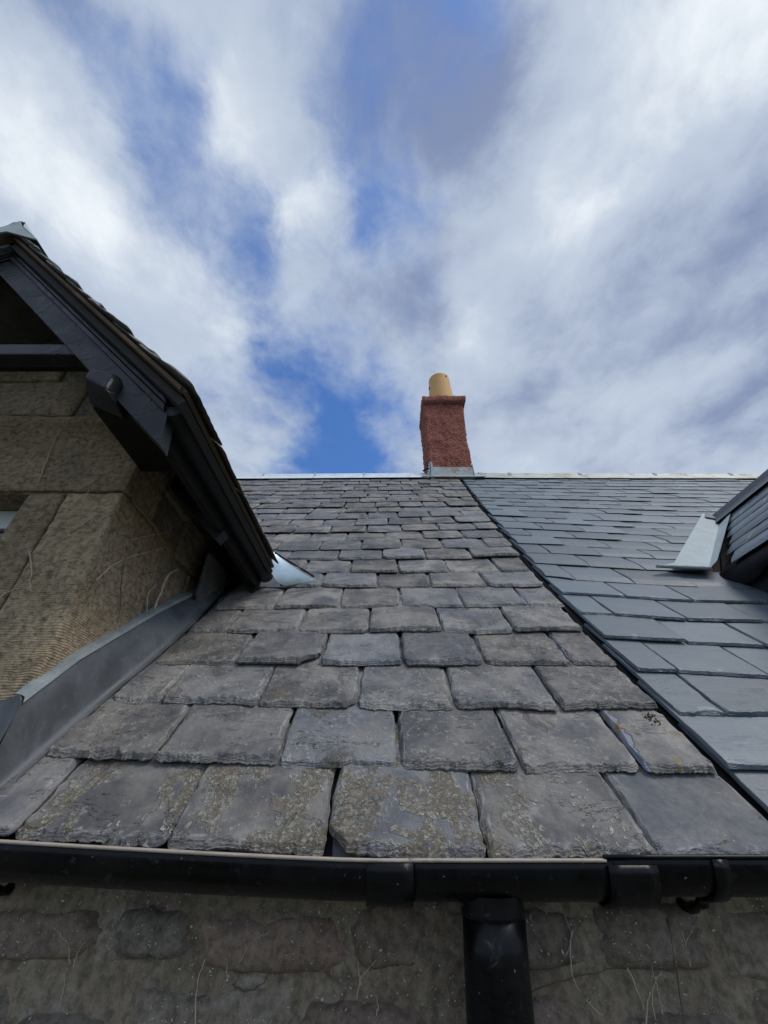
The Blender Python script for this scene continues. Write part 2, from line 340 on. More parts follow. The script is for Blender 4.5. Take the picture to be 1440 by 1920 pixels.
def tube(name, pts, r, mat, parent=None, k=7, taper=1.0, wob=0.0):
    pts = [Vector(p) for p in pts]
    q = []                                                    # smooth the path a little
    for i in range(len(pts) - 1):
        p0 = pts[max(i - 1, 0)]; p1 = pts[i]; p2 = pts[i + 1]; p3 = pts[min(i + 2, len(pts) - 1)]
        for s in range(5):
            t = s / 5
            q.append(.5 * ((2 * p1) + (p2 - p0) * t + (2 * p0 - 5 * p1 + 4 * p2 - p3) * t * t + (3 * p1 - p0 - 3 * p2 + p3) * t ** 3))
    q.append(pts[-1]); v = []; f = []
    for i, p in enumerate(q):
        d = (q[min(i + 1, len(q) - 1)] - q[max(i - 1, 0)]).normalized()
        a = d.orthogonal().normalized(); b = d.cross(a)
        rr = r * (1 + (taper - 1) * i / (len(q) - 1)) * (1 + .25 * math.sin(i * 2.3))
        if wob: p = p + Vector((random.uniform(-wob, wob), random.uniform(-wob, wob) * .3, random.uniform(-wob, wob)))
        for j in range(k): v.append(p + (a * math.cos(2 * math.pi * j / k) + b * math.sin(2 * math.pi * j / k)) * rr)
    for i in range(len(q) - 1):
        for j in range(k): f.append((i * k + j, i * k + (j + 1) % k, (i + 1) * k + (j + 1) % k, (i + 1) * k + j))
    f += [tuple(range(k)), tuple(range((len(q) - 1) * k, len(q) * k))]
    return part(name, v, f, mat, parent, True)
def fb(x, y, z, o=3):
    return noise.fractal(Vector((x, y, z)), 1.0, 2.0, o)
def sm(x): x = max(0, min(1, x)); return x * x * (3 - 2 * x)

# ------------------------------------------------------------------ roof frames
TH = R(48); cT, sT = math.cos(TH), math.sin(TH)
class Frame:
    def __init__(s, o, u, sv): s.o = Vector(o); s.u = Vector(u); s.s = Vector(sv); s.n = s.u.cross(s.s)
    def pt(s, u, v, h=0): return s.o + s.u * u + s.s * v + s.n * h
    def mat(s, u, v, h, tilt=0, roll=0, yaw=0):
        p = s.pt(u, v, h); m = Matrix((s.u, s.s, s.n)).transposed().to_4x4(); m.translation = p + Vector((0, 0, ZC))
        return m @ Matrix.Rotation(yaw, 4, 'Z') @ Matrix.Rotation(tilt, 4, 'X') @ Matrix.Rotation(roll, 4, 'Y')
MAIN = Frame((0, .8, -.0895), (1, 0, 0), (0, cT, sT))

def edge_params(n, e, both):
    a = [i / n for i in range(n + 1)]
    if n > 8:
        x = [k * e for k in ((.14, .28, .42, .56, .7, .85, 1.05, 1.35, 1.8) if not both else (.35, .8, 1.3))]
        a = a + x + ([1 - q for q in x] if both else [])
    a = sorted(a); r = [a[0]]
    for q in a[1:]:
        if q - r[-1] > .0025: r.append(q)
    r[-1] = 1.0; return r
def slate_geo(bl, br, tl, tr, t, nu, nv, seed, chip=.012, rag=.003, rc=.012, cut=None, relief=1.0):
    """bl.. corner points (u, s) local; cut = (side, du, ds) snapped corner. Ragged tail and sides, hacked bevel, layered surface."""
    rn = random.Random(seed); off = seed * 3.17 % 97
    W = abs(br[0] - bl[0]); L = abs(tl[1] - bl[1])
    A = edge_params(nu, min(.12, chip * .6 / max(W, .02)), True); B = edge_params(nv, min(.15, chip / max(L, .02)), False)
    rl, rr = rc * rn.uniform(.3, 1.6), rc * rn.uniform(.3, 1.6)
    bow = rn.uniform(-.006, .006) * (rag / .003); dome = rn.uniform(-.002, .003) * relief
    verts = []; idx = {}; E = []; Wn = []
    for j, b in enumerate(B):
        for i, a in enumerate(A):
            x = (bl[0] * (1 - a) + br[0] * a) * (1 - b) + (tl[0] * (1 - a) + tr[0] * a) * b
            y = (bl[1] * (1 - a) + br[1] * a) * (1 - b) + (tl[1] * (1 - a) + tr[1] * a) * b
            dl, dr, db = a * W, (1 - a) * W, b * L
            fl, fr, fb_ = math.exp(-dl / .03), math.exp(-dr / .03), math.exp(-db / .03)
            y += fb_ * (rag * (1.2 * fb(x * 14, off, 1.3) + 1.0 * fb(x * 60, off, 4.1, 2) + .8 * fb(x * 170, off, 6.1, 2)) + bow * (4 * a * (1 - a)))
            x += fl * rag * (1.3 * fb(y * 16, off, 7.7) + .9 * fb(y * 70, off, 3.1, 2)) + fr * rag * (1.3 * fb(y * 16, off, 17.7) + .9 * fb(y * 70, off, 13.1, 2))
            if dl < rl: y += fb_ * (rl - math.sqrt(max(0, rl * rl - (rl - dl) ** 2)))
            if dr < rr: y += fb_ * (rr - math.sqrt(max(0, rr * rr - (rr - dr) ** 2)))
            if cut:
                side, du, ds = cut; dd = dl if side == 'L' else dr
                if dd < du: y += fb_ * ds * (1 - dd / du) ** .8 * (1 + .25 * fb(x * 40, off, 5))
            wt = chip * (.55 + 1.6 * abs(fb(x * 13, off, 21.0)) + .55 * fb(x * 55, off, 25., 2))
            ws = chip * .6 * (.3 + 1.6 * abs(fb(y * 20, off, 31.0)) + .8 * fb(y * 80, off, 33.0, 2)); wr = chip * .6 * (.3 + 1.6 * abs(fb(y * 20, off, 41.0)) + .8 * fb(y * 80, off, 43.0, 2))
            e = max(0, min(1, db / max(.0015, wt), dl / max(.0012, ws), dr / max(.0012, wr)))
            if e < 1:                                         # broken layer by layer
                eq = e * 2.6 + .8 * fb(x * 16, off, 51., 2); ef = eq - math.floor(eq); e2 = (math.floor(eq) + sm((ef - .55) / .4) - .8 * fb(x * 16, off, 51., 2)) / 2.6; e2 = max(0, min(1, .25 * e + .75 * e2))
            else: e2 = 1
            h = t * (.30 + .70 * e2) + (relief * .0011 * fb(x * 120, y * 120, off, 2) if e < 1 else 0)
            st = fb(x * 6 + off, y * 9, off * .7)
            h += relief * (.0007 * fb(x * 30, y * 30, off) + .0014 * sm((st - .16) / .03) * (e == 1) - .0010 * sm((-.22 - st) / .03)) + dome * 4 * a * (1 - a)
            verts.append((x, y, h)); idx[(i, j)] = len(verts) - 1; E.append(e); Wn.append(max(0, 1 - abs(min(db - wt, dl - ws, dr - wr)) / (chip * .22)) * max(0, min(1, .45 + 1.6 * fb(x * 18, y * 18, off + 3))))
    F = []; na, nb = len(A), len(B); flat = []
    for j in range(nb - 1):
        for i in range(na - 1):
            q = (idx[i, j], idx[i + 1, j], idx[i + 1, j + 1], idx[i, j + 1]); F.append(q)
            flat.append(min(E[k] for k in q) < .97)
    ring = [idx[i, 0] for i in range(na)] + [idx[na - 1, j] for j in range(1, nb)] + [idx[i, nb - 1] for i in range(na - 2, -1, -1)] + [idx[0, j] for j in range(nb - 2, 0, -1)]
    n0 = len(verts); m = len(ring)
    for k in ring: verts.append(verts[k])
    for q, k in enumerate(ring):                              # a mid line on the broken edge, then the bed
        x, y, h = verts[k]; g = .002 * relief * fb(x * 90, y * 90, off + 9, 2); verts.append((x + g * .6, y - abs(g) * 1.4, h * .5))
    for k in ring: x, y, h = verts[k]; verts.append((x, y, 0))
    for q in range(m):
        r = (q + 1) % m
        for lv in range(2): F.append((n0 + lv * m + q, n0 + (lv + 1) * m + q, n0 + (lv + 1) * m + r, n0 + lv * m + r)); flat.append(True)
    F.append(tuple(n0 + 2 * m + q for q in range(m - 1, -1, -1))); flat.append(True)
    return verts, F, flat, Wn + [0.0] * (len(verts) - len(Wn))
SEED = [100]
def add_slate(fr, bl, br, tl, tr, parent, mat, t=.011, gauge=.17, lod=1, name='slate', lift=0.0, chip=.012, rag=.003, rc=.012, cut=None, base=0.0, jig=1.0, relief=1.0):
    SEED[0] += 1; rn = random.Random(SEED[0])
    u0 = (bl[0] + br[0]) / 2; s0 = min(bl[1], br[1])
    loc = [(p[0] - u0, p[1] - s0) for p in (bl, br, tl, tr)]
    nu, nv = {3: (58, 18), 2: (34, 12), 1: (16, 7), 0: (6, 3)}[lod]
    v, f, flat, worn = slate_geo(*loc, t, nu, nv, SEED[0], chip, rag, rc, cut, relief)
    L = max(tl[1], tr[1]) - s0
    w0 = t * L / gauge * 1.02 + lift + rn.uniform(0, .003) * jig
    mw = fr.mat(u0, s0, base + w0, -math.atan2(w0, L), rn.uniform(-.007, .007) * jig, rn.uniform(-.010, .010) * jig)
    me = mesh(name, v, f); me.polygons.foreach_set('use_smooth', [not q for q in flat]); me.attributes.new('worn', 'FLOAT', 'POINT').data.foreach_set('value', worn)  # worn: chipped edges together with their painted highlight
    return obj(name, me, mat, parent, mw)

# ================================================================== SETTING
g = part('ground', [(-300, -300, -ZC), (300, -300, -ZC), (300, 300, -ZC), (-300, 300, -ZC)], [(0, 1, 2, 3)], 'ground'); g['kind'] = 'structure'

# ================================================================== WEATHERED ROOF SLOPE
SR = 4.28                                                     # slope length, eave to ridge
RIDGE_Y = .8 + SR * cT; RIDGE_Z = -.0895 + SR * sT
old = thing('weathered_slate_roof', 'weathered grey-brown slate roof slope, thick chipped slates, lichen along the eave', 'roof', (0, .8, -.0895))
old['group'] = 'roof slopes'
new = thing('new_slate_roof', 'newly laid blue-grey slate roof slope with thin smooth slates, right of the dark joint', 'roof', (1.5, .8, -.0895))
new['group'] = 'roof slopes'
DK = -.034
def deck(name, u0a, u1a, u0b, u1b, parent, th=.02):
    pts = [MAIN.pt(u0a, .02, DK), MAIN.pt(u1a, .02, DK), MAIN.pt(u1b, SR, DK), MAIN.pt(u0b, SR, DK)]
    return prism(name, pts, MAIN.n * -th, 'deck', parent)
deck('roof_deck', -3.6, .66, -3.6, .86, old); deck('roof_deck', .664, 6.4, .864, 6.4, new)
def rear(name, x0, x1, parent, mat):
    a = [(x0, RIDGE_Y, RIDGE_Z - .02), (x1, RIDGE_Y, RIDGE_Z - .02), (x1, RIDGE_Y + 2.9, RIDGE_Z - 3.24), (x0, RIDGE_Y + 2.9, RIDGE_Z - 3.24)]
    return prism(name, a, (0, -.03, -.03), mat, parent)
rear('rear_slope', -3.6, .86, old, 'slate'); rear('rear_slope', .864, 6.4, new, 'new_slate')

def bound(s):                                                 # joint between the two roofs
    P = [(-.3, .650), (.15, .645), (.5, .648), (.86, .655), (1.4, .688), (1.75, .703), (2.3, .736), (3.78, .858), (4.6, .92)]
    for (a, b), (c, d_) in zip(P, P[1:]):
        if s <= c: return b + (d_ - b) * (s - a) / (c - a)
    return P[-1][1]
def valley(s):                                                # left end of the old slates: cheek of the dormer, then its valley
    if s < .9: return -.70 + .06 * s
    if s < 1.0: return -.60
    if s < 2.45: return -.40 - (s - 1.03) * .62
    return -2.75
# tail positions (m from eave) of the slates in each course, as measured from the roof
ROWS = [
 [(-1.38, .055), (-1.12, .05), (-.86, .045), (-.609, .036), (-.351, .022), (-.094, .009), (.162, 0), (.428, .003), (.668, -.004)],
 [(-.69, .199), (-.461, .185), (-.211, .171), (.029, .164), (.267, .159), (.507, .161), (.645, .152)],
 [(-.667, .359), (-.541, .354), (-.302, .341), (-.065, .336), (.167, .334), (.415, .328), (.648, .33)],
 [(-.648, .511), (-.415, .509), (-.178, .504), (.053, .504), (.281, .499), (.523, .499), (.647, .497)],
 [(-.636, .675), (-.51, .675), (-.279, .672), (-.049, .675), (.188, .675), (.421, .675), (.639, .675)],
 [(-.62, .842), (-.4, .842), (-.164, .842), (.062, .851), (.294, .851), (.529, .851), (.66, .855)],
 [(-.42, 1.026), (-.261, 1.032), (-.03, 1.026), (.194, 1.032), (.428, 1.032), (.659, 1.042)],
 [(-.46, 1.19), (-.367, 1.19), (-.154, 1.183), (.069, 1.19), (.294, 1.196), (.529, 1.196), (.66, 1.216)],
 [(-.60, 1.343), (-.476, 1.343), (-.231, 1.351), (-.008, 1.358), (.207, 1.366), (.445, 1.382), (.688, 1.414)],
 [(-.72, 1.489), (-.567, 1.489), (-.343, 1.498), (-.123, 1.498), (.093, 1.525), (.316, 1.543), (.555, 1.552), (.698, 1.57)],
 [(-.80, 1.649), (-.648, 1.649), (-.433, 1.649), (-.217, 1.669), (.003, 1.7), (.227, 1.711), (.466, 1.722), (.703, 1.744)],
 [(-.91, 1.822), (-.743, 1.822), (-.553, 1.822), (-.333, 1.834), (-.11, 1.846), (.111, 1.87), (.346, 1.897), (.588, 1.915), (.722, 1.925)],
 [(-1.03, 1.998), (-.827, 1.998), (-.631, 1.998), (-.407, 1.998), (-.193, 1.998), (.028, 2.025), (.255, 2.06), (.484, 2.075), (.722, 2.095)],
 [(-1.14, 2.17), (-.918, 2.17), (-.771, 2.17), (-.558, 2.17), (-.331, 2.17), (-.118, 2.185), (.101, 2.216), (.329, 2.24), (.566, 2.248), (.734, 2.275)]]
s_up = [2.392, 2.571, 2.762, 2.951, 3.135, 3.33, 3.52, 3.72, 3.92, 4.08]
rn = random.Random(5)
for k, sb in enumerate(s_up):
    tilt = .055 * (1 - .3 * k / 9)
    ub = bound(sb) - .004; row = [(ub, sb + tilt * (ub - .05))]
    u = ub - (rn.uniform(.10, .15) if k % 2 == 0 else rn.uniform(.20, .25))
    lim = -1.25 if sb < 2.45 else -2.35
    while u > lim:
        row.append((u, sb + tilt * (max(u, -1.2) - .05) + rn.uniform(-.006, .006))); u -= rn.uniform(.185, .25)
    ROWS.append(row[::-1])
GS = [r[len(r) // 2][1] for r in ROWS] + [4.22]
for ri, row in enumerate(ROWS):
    gauge = GS[ri + 1] - GS[ri]
    lod = 3 if ri < 4 else 2 if ri < 9 else 1
    for i in range(len(row) - 1):
        (ua, sa), (ub, sb) = row[i], row[i + 1]; r = random.Random(ri * 50 + i)
        gap = r.uniform(.0008, .0022) if ri == 0 else r.uniform(.0012, .005) if ri < 9 else r.uniform(.003, .007)
        Ln = gauge * 2.05 if ri < len(ROWS) - 2 else min(gauge * 2.05, 4.26 - sb)
        first, last = i == 0, i == len(row) - 2
        ua2, ub2 = ua + gap, ub - (gap if not last else 0)
        jl = r.uniform(-.007, .007); jr = r.uniform(-.007, .007)
        sa2 = sa + r.uniform(-.004, .004); sb2 = sb + r.uniform(-.004, .004)
        if ri > 0: sb2 = .5 * (sb2 + sa2) + .35 * (sb2 - sa2); sa2 = .5 * (sa + sb) + .35 * (sa - sb)
        tlu, tru = ua2 + jl, ub2 + jr
        if first and 5 < ri < 14: tlu = ua2 - Ln * .55
        if last: tru = bound(max(sa, sb) + Ln) - .004
        cut = None
        if ri == 3 and i == 1: cut = ('R', .055, .045)
        if ri == 0 and i == 5: cut = ('L', .035, .03)
        if ri == 2 and i == 2: cut = ('R', .02, .02)
        mat = 'lichen_slate' if (ri == 0 and 3 <= i <= 6) else 'slate'
        elif_row = ri in (1, 2) or (ri in (3, 4) and r.random() < .4)
        if mat == 'slate' and elif_row: mat = 'speckled_slate'
        if last and ri in (1, 3, 5): mat = 'flake_slate'
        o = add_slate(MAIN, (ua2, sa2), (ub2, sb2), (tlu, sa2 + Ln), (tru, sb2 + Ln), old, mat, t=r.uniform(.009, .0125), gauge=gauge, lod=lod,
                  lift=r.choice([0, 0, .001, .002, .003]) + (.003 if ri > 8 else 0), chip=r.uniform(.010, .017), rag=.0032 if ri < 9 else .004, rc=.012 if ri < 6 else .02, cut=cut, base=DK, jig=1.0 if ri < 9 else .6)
        if mat == 'flake_slate': o['label'] = 'slate with a lavender spalled strip beside the dark joint'
        if ri == 0 and 3 <= i <= 6: o['label'] = 'eave slate crusted with tan lichen'
# short under-eave slates peeping out between the tails
for u in (-.74, -.50, -.22, .03, .29, .55):
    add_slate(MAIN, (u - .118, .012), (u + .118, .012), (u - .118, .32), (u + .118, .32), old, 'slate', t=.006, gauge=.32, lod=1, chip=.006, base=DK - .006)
# ridge of the old roof
def ridge_line(u0, u1, s0, s1, n):
    return [MAIN.pt(u0 + (u1 - u0) * i / n, s0 + (s1 - s0) * i / n, 0) for i in range(n + 1)]
rp = [(-.115, -.115 * 1.11 - .006), (-.03, -.028), (-.024, .0), (-.016, .016), (0, .022), (.016, .016), (.024, 0), (.03, -.028), (.115, -.13)]
RS = [-3.6, -2.45, -1.42, -.82, -.24, .50]
for a, b in zip(RS, RS[1:]):
    za = 4.27 + .055 * (max(a, -2) - .3); zb = 4.27 + .055 * (max(b, -2) - .3)
    sweep('ridge_zinc', rp, [MAIN.pt(a, za, .02), MAIN.pt(b - .004, zb, .02)], 'zinc', old)
for u in RS[1:-1]:
    p = MAIN.pt(u, 4.275 + .055 * (max(u, -2) - .3), .02)
    sweep('ridge_clip', [(x * 1.08, z * 1.08 + .006) for x, z in rp[1:-1]], [p - Vector((.012, 0, 0)), p + Vector((.012, 0, 0))], 'pale_lead', old)

# ================================================================== NEW SLATES
NROWS = [
 [(.668, .02), (.78, .02), (1.03, .02), (1.27, .02), (1.5, .02)],
 [(.669, .167), (.905, .164), (1.14, .16), (1.38, .155)],
 [(.680, .311), (.79, .310), (1.024, .305), (1.26, .30), (1.5, .295)],
 [(.688, .477), (.794, .473), (1.02, .445), (1.26, .43), (1.5, .42)],
 [(.687, .643), (.927, .616), (1.144, .590), (1.39, .575), (1.6, .57)],
 [(.691, .806), (.802, .79), (1.028, .75), (1.272, .735), (1.5, .73)],
 [(.699, .975), (.931, .935), (1.159, .895), (1.417, .883), (1.6, .88)],
 [(.708, 1.16), (.82, 1.11), (1.05, 1.065), (1.287, 1.035), (1.5, 1.02)],
 [(.72, 1.313), (.963, 1.27), (1.194, 1.223), (1.43, 1.20)],
 [(.731, 1.468), (.854, 1.45), (1.098, 1.409), (1.336, 1.37), (1.5, 1.35)],
 [(.743, 1.629), (.988, 1.592), (1.216, 1.543), (1.456, 1.498), (1.62, 1.47)],
 [(.752, 1.799), (.875, 1.765), (1.113, 1.722), (1.35, 1.675), (1.589, 1.62), (1.76, 1.60)],
 [(.764, 1.958), (.998, 1.907), (1.233, 1.858), (1.469, 1.811), (1.696, 1.765), (1.9, 1.73)],
 [(.770, 2.14), (.906, 2.105), (1.126, 2.053), (1.358, 2.00), (1.602, 1.958), (1.835, 1.92), (2.05, 1.89)],
 [(.776, 2.297), (1.015, 2.235), (1.267, 2.175), (1.50, 2.14), (1.736, 2.105), (1.995, 2.067), (2.2, 2.04)]]
nup = [2.47, 2.64, 2.80, 2.965, 3.145, 3.33, 3.52, 3.71, 3.90, 4.06]
rn = random.Random(11)
for k, sb in enumerate(nup):
    tl = -.17 + .11 * k / 9
    u = bound(sb) + .035; row = [(u, sb + .02)]; u += .125 if k % 2 == 0 else .24
    while u < min(2.6 + k * .32, 5.4):
        row.append((u, sb + tl * (u - .9) * (1 if u < 2.2 else 1) if u < 2.3 else sb + tl * 1.4 + (u - 2.3) * tl * .35)); u += rn.uniform(.225, .25)
    NROWS.append(row)
NG = [r[1][1] for r in NROWS] + [4.2]
def rvalley(s): return 1.30 + (s - 1.19) * .93
for ri, row in enumerate(NROWS):
    gauge = max(.13, NG[ri + 1] - NG[ri]); lod = 2 if ri < 7 else 1
    for i in range(len(row) - 1):
        (ua, sa), (ub, sb) = row[i], row[i + 1]; r = random.Random(900 + ri * 50 + i)
        gap = .0023; Ln = gauge * 2.0
        if ri >= len(NROWS) - 2: Ln = min(Ln, 4.27 - max(sa, sb))
        ua2, ub2 = ua + gap, ub - gap; tlu, tru = ua2, ub2
        if i == 0: tlu = bound(sa + Ln) + .03
        if 7 < ri < 15 and i == len(row) - 2: tru = ub2 + Ln * .9
        dsl = (sb - sa)
        add_slate(MAIN, (ua2, sa + r.uniform(-.002, .002)), (ub2, sb + r.uniform(-.002, .002)), (tlu, sa + Ln), (tru, sb + Ln), new, 'new_slate', t=r.uniform(.0078, .0095), gauge=gauge, lod=lod,
                  chip=.0045, rag=.0012, rc=.002, base=DK + .004, jig=.55, relief=.35, lift=.002 + r.choice([0, 0, .001, .002, .004]))
# lead-lined secret gutter between the two roofs
pts = [-.02, .4, .9, 1.4, 2.0, 2.6, 3.2, 3.8, 4.2]
v = []; f = []
for s in pts:
    b0 = bound(s); v += [MAIN.pt(b0 - .05, s, DK + .002), MAIN.pt(b0 + .008, s, DK + .002), MAIN.pt(b0 + .014, s, DK + .012), MAIN.pt(b0 + .021, s, DK + .002), MAIN.pt(b0 + .08, s, DK + .002)]
for i in range(len(pts) - 1):
    for j in range(4): f.append((i * 5 + j, i * 5 + j + 1, (i + 1) * 5 + j + 1, (i + 1) * 5 + j))
part('secret_gutter', v, f, 'felt', new)
rr = [(-.14, -.14 * 1.11 - .004), (-.035, -.03), (-.03, .0), (-.018, .016), (0, .020), (.018, .016), (.03, 0), (.035, -.03), (.12, -.13)]
RX = [1.10, 1.17, 1.52, 2.36, 3.25, 4.15, 5.2, 6.4]
def rzs(u): return 4.33 - .10 * (min(u, 1.6) - 1.1) - .012 * max(0, u - 1.6)
for a, b in zip(RX, RX[1:]):
    sweep('ridge_flashing', rr, [MAIN.pt(a, rzs(a), .015), MAIN.pt(b - .004, rzs(b), .015)], 'ridge_lead', new)
for u in RX[1:-1]:
    p = MAIN.pt(u, rzs(u), .018)
    sweep('ridge_clip', [(x * 1.06, z * 1.06 + .003) for x, z in rr[1:-1]], [p - Vector((.022, 0, 0)), p + Vector((.014, 0, .002))], 'pale_lead', new)

# ================================================================== CHIMNEY
CY = 3.55; ch = thing('chimney', 'red harled chimney stack with one buff clay pot on the ridge', 'chimney', (.8, CY + .2, 3.0))
def harl_stack(name, rings, parent, n=34, amp=.010):
    """rings: (z, x0, x1, y0, y1)"""
    v = []; f = []; per = 4 * n
    for k, (z, x0, x1, y0, y1) in enumerate(rings):
        for sd in range(4):
            for i in range(n):
                t = i / n
                x, y = [(x0 + (x1 - x0) * t, y0), (x1, y0 + (y1 - y0) * t), (x1 - (x1 - x0) * t, y1), (x0, y1 - (y1 - y0) * t)][sd]
                q = amp * fb(x * 28, y * 28 + 3, z * 28, 3) + amp * .9 * fb(x * 5, y * 5, z * 5 + 8, 2)
                cxm, cym = (x0 + x1) / 2, (y0 + y1) / 2; dx, dy = x - cxm, y - cym; l = math.hypot(dx, dy) or 1
                v.append((x + dx / l * q * 1.6, y + dy / l * q * 1.6, z))
    for k in range(len(rings) - 1):
        for i in range(per): f.append((k * per + i, k * per + (i + 1) % per, (k + 1) * per + (i + 1) % per, (k + 1) * per + i))
    f.append(tuple(range((len(rings) - 1) * per, len(rings) * per)))
    return part(name, v, f, 'harl', parent, True)
rings = []
for k in range(52):
    t = k / 51; z = 3.10 + 1.20 * t
    rings.append((z, .556 - .022 * t, 1.046 + .022 * t + .008 * math.sin(t * 9) * (1 - t), CY + .012, CY + .50))
harl_stack('stack', rings, ch)
harl_stack('coping', [(4.28, .53, 1.06, CY + .01, CY + .50), (4.295, .522, 1.10, CY - .03, CY + .50), (4.33, .518, 1.106, CY - .035, CY + .505), (4.37, .518, 1.106, CY - .035, CY + .505), (4.41, .522, 1.10, CY - .03, CY + .50), (4.435, .53, 1.085, CY - .005, CY + .52), (4.445, .60, 1.0, CY + .08, CY + .44)], ch)
pc = Vector((.838, CY + .24, 4.47)); v = []; f = []; K = 40
PR = [(.186, -.05), (.186, .02), (.182, .06), (.160, .48), (.156, .60), (.156, .615), (.145, .618), (.138, .60), (.135, .30)]
for r_, z in PR:
    for j in range(K): v.append(pc + Vector((r_ * math.cos(2 * math.pi * j / K), r_ * math.sin(2 * math.pi * j / K), z)))
for i in range(len(PR) - 1):
    for j in range(K): f.append((i * K + j, i * K + (j + 1) % K, (i + 1) * K + (j + 1) % K, (i + 1) * K + j))
pot = part('chimney_pot', v, f, 'pot', ch, True)
for (a, z, s) in ((-2.95, .40, .02), (-1.0, .56, .012)):
    p = pc + Vector((.164 * math.cos(a), .164 * math.sin(a), z)); box('pot_lug', p.x - s * .5, p.x + s * .5, p.y - s * .8, p.y + s * .5, p.z - s, p.z + s, 'dark_timber', pot)
tube('pot_strap', [pc + Vector((-.182, -.04, .04)), pc + Vector((-.206, -.05, .05)), pc + Vector((-.206, -.05, .13)), pc + Vector((-.176, -.04, .14))], .008, 'dark_timber', pot)
# lead apron and skirts round the base
prism('apron_flashing', [(.560, CY + .004, 2.96), (1.062, CY + .004, 2.96), (1.055, CY - .002, 3.14), (.566, CY - .002, 3.14)], (0, .012, 0), 'apron_lead', ch)
sk = [MAIN.pt(.44, 4.115, .028), MAIN.pt(.6, 4.085, .028), MAIN.pt(.85, 4.08, .028), MAIN.pt(1.10, 4.09, .028), MAIN.pt(1.19, 4.10, .028), MAIN.pt(1.13, 4.30, .03), MAIN.pt(.50, 4.26, .03)]
part('lead_skirt', sk + [p - MAIN.n * .008 for p in sk], [tuple(range(7)), tuple(range(13, 6, -1))] + [(i, (i + 1) % 7, 7 + (i + 1) % 7, 7 + i) for i in range(7)], 'apron_lead', ch)
prism('side_flashing', [(.548, CY - .006, 2.97), (.548, CY + .3, 3.06), (.545, CY + .3, 3.2), (.545, CY - .006, 3.22)], (-.006, 0, 0), 'pale_lead', ch)
prism('side_flashing', [(1.064, CY - .004, 2.97), (1.064, CY + .3, 3.06), (1.058, CY + .3, 3.2), (1.055, CY - .004, 3.19)], (.006, 0, 0), 'apron_lead', ch)
prism('flashing_tab', [(.552, CY - .012, 2.95), (.588, CY - .012, 2.95), (.580, CY - .012, 3.19), (.556, CY - .012, 3.23)], (0, .008, 0), 'pale_lead', ch)
tube('iron_bracket', [(.548, CY + .06, 3.17), (.50, CY + .05, 3.15), (.47, CY + .05, 3.12)], .011, 'iron', ch)
tube('iron_bracket', [(.545, CY + .05, 3.27), (.515, CY + .05, 3.24), (.53, CY + .05, 3.20)], .006, 'iron', ch)

# ================================================================== HOUSE WALL BELOW THE EAVE
wall = thing('cottage_wall', 'rough rubble stone wall with mortar below the black gutter', 'wall', (0, 1, -ZC))
WY = .892
def rough_plane(name, x0, x1, z0, z1, y, nx, nz, amp, mat, parent, sc=9):
    v = []; f = []
    for j in range(nz + 1):
        for i in range(nx + 1):
            x = x0 + (x1 - x0) * i / nx; z = z0 + (z1 - z0) * j / nz
            v.append((x, y - amp * fb(x * sc, z * sc, 2.2, 5) - amp * .4 * fb(x * sc * 5, z * sc * 5, 8.2, 3), z))
    for j in range(nz):
        for i in range(nx): a = j * (nx + 1) + i; f.append((a, a + 1, a + nx + 2, a + nx + 1))
    return part(name, v, f, mat, parent, True)
rough_plane('mortar', -1.3, 1.3, -.75, -.06, WY + .005, 420, 120, .0095, 'mortar', wall)
box('wall_core', -3.5, 6.3, WY + .03, WY + .5, -ZC, -.065, 'mortar', wall)
box('rear_wall', -3.5, 6.3, 6.0, 6.4, -ZC, -.1, 'mortar', wall)
for x0, x1 in ((-3.5, -3.0), (5.8, 6.3)):
    prism('gable_wall', [(x0, WY + .5, -ZC), (x0, 6.0, -ZC), (x0, 6.0, .3), (x0, RIDGE_Y, RIDGE_Z - .25), (x0, WY + .5, .12)], (x1 - x0, 0, 0), 'mortar', wall)
def rubble(name, cx_, cz, w_, h_, seed, mat, parent, y=WY, n=18, proud=.012):
    rn = random.Random(seed); v = []; f = []; ex = rn.uniform(3.0, 6)
    rings = [(1.06, -1.2), (.97, -.35), (.88, .25), (.75, .7), (.55, .95), (.28, 1.0)]
    for q, (k, d_) in enumerate(rings):
        for i in range(n * 2):
            a = math.pi * i / n; c, s = math.cos(a), math.sin(a)
            r_ = 1 / ((abs(c) ** ex + abs(s) ** ex) ** (1 / ex)) * (1 + .16 * fb(c * 1.6 + seed, s * 1.6, seed * .3) + .10 * fb(c * 5 + seed, s * 5, .4))
            x = cx_ + c * r_ * w_ / 2 * k; z = cz + s * r_ * h_ / 2 * k
            v.append((x, y - proud * d_ - .0045 * fb(x * 30, z * 30, seed, 4), z))
    m = n * 2
    for q in range(len(rings) - 1):
        for i in range(m): f.append((q * m + i, q * m + (i + 1) % m, (q + 1) * m + (i + 1) % m, (q + 1) * m + i))
    f.append(tuple(range((len(rings) - 1) * m, len(rings) * m)))
    return part(name, v, f, mat, parent, True)
rn = random.Random(21); z = -.155; sd = 0
for k, hh in enumerate((.075, .10, .13, .14, .15)):
    z -= hh / 2 + .006; x = -1.25 + rn.uniform(0, .12)
    while x < 1.25:
        ww = rn.uniform(.11, .26); sd += 1
        rubble('stone', x + ww / 2, z + rn.uniform(-.012, .012), ww - rn.uniform(.005, .02), hh * rn.uniform(.75, 1.05), sd, 'rubble', wall, proud=rn.uniform(.006, .014))
        x += ww + rn.uniform(.0, .02)
    z -= hh / 2 + .012

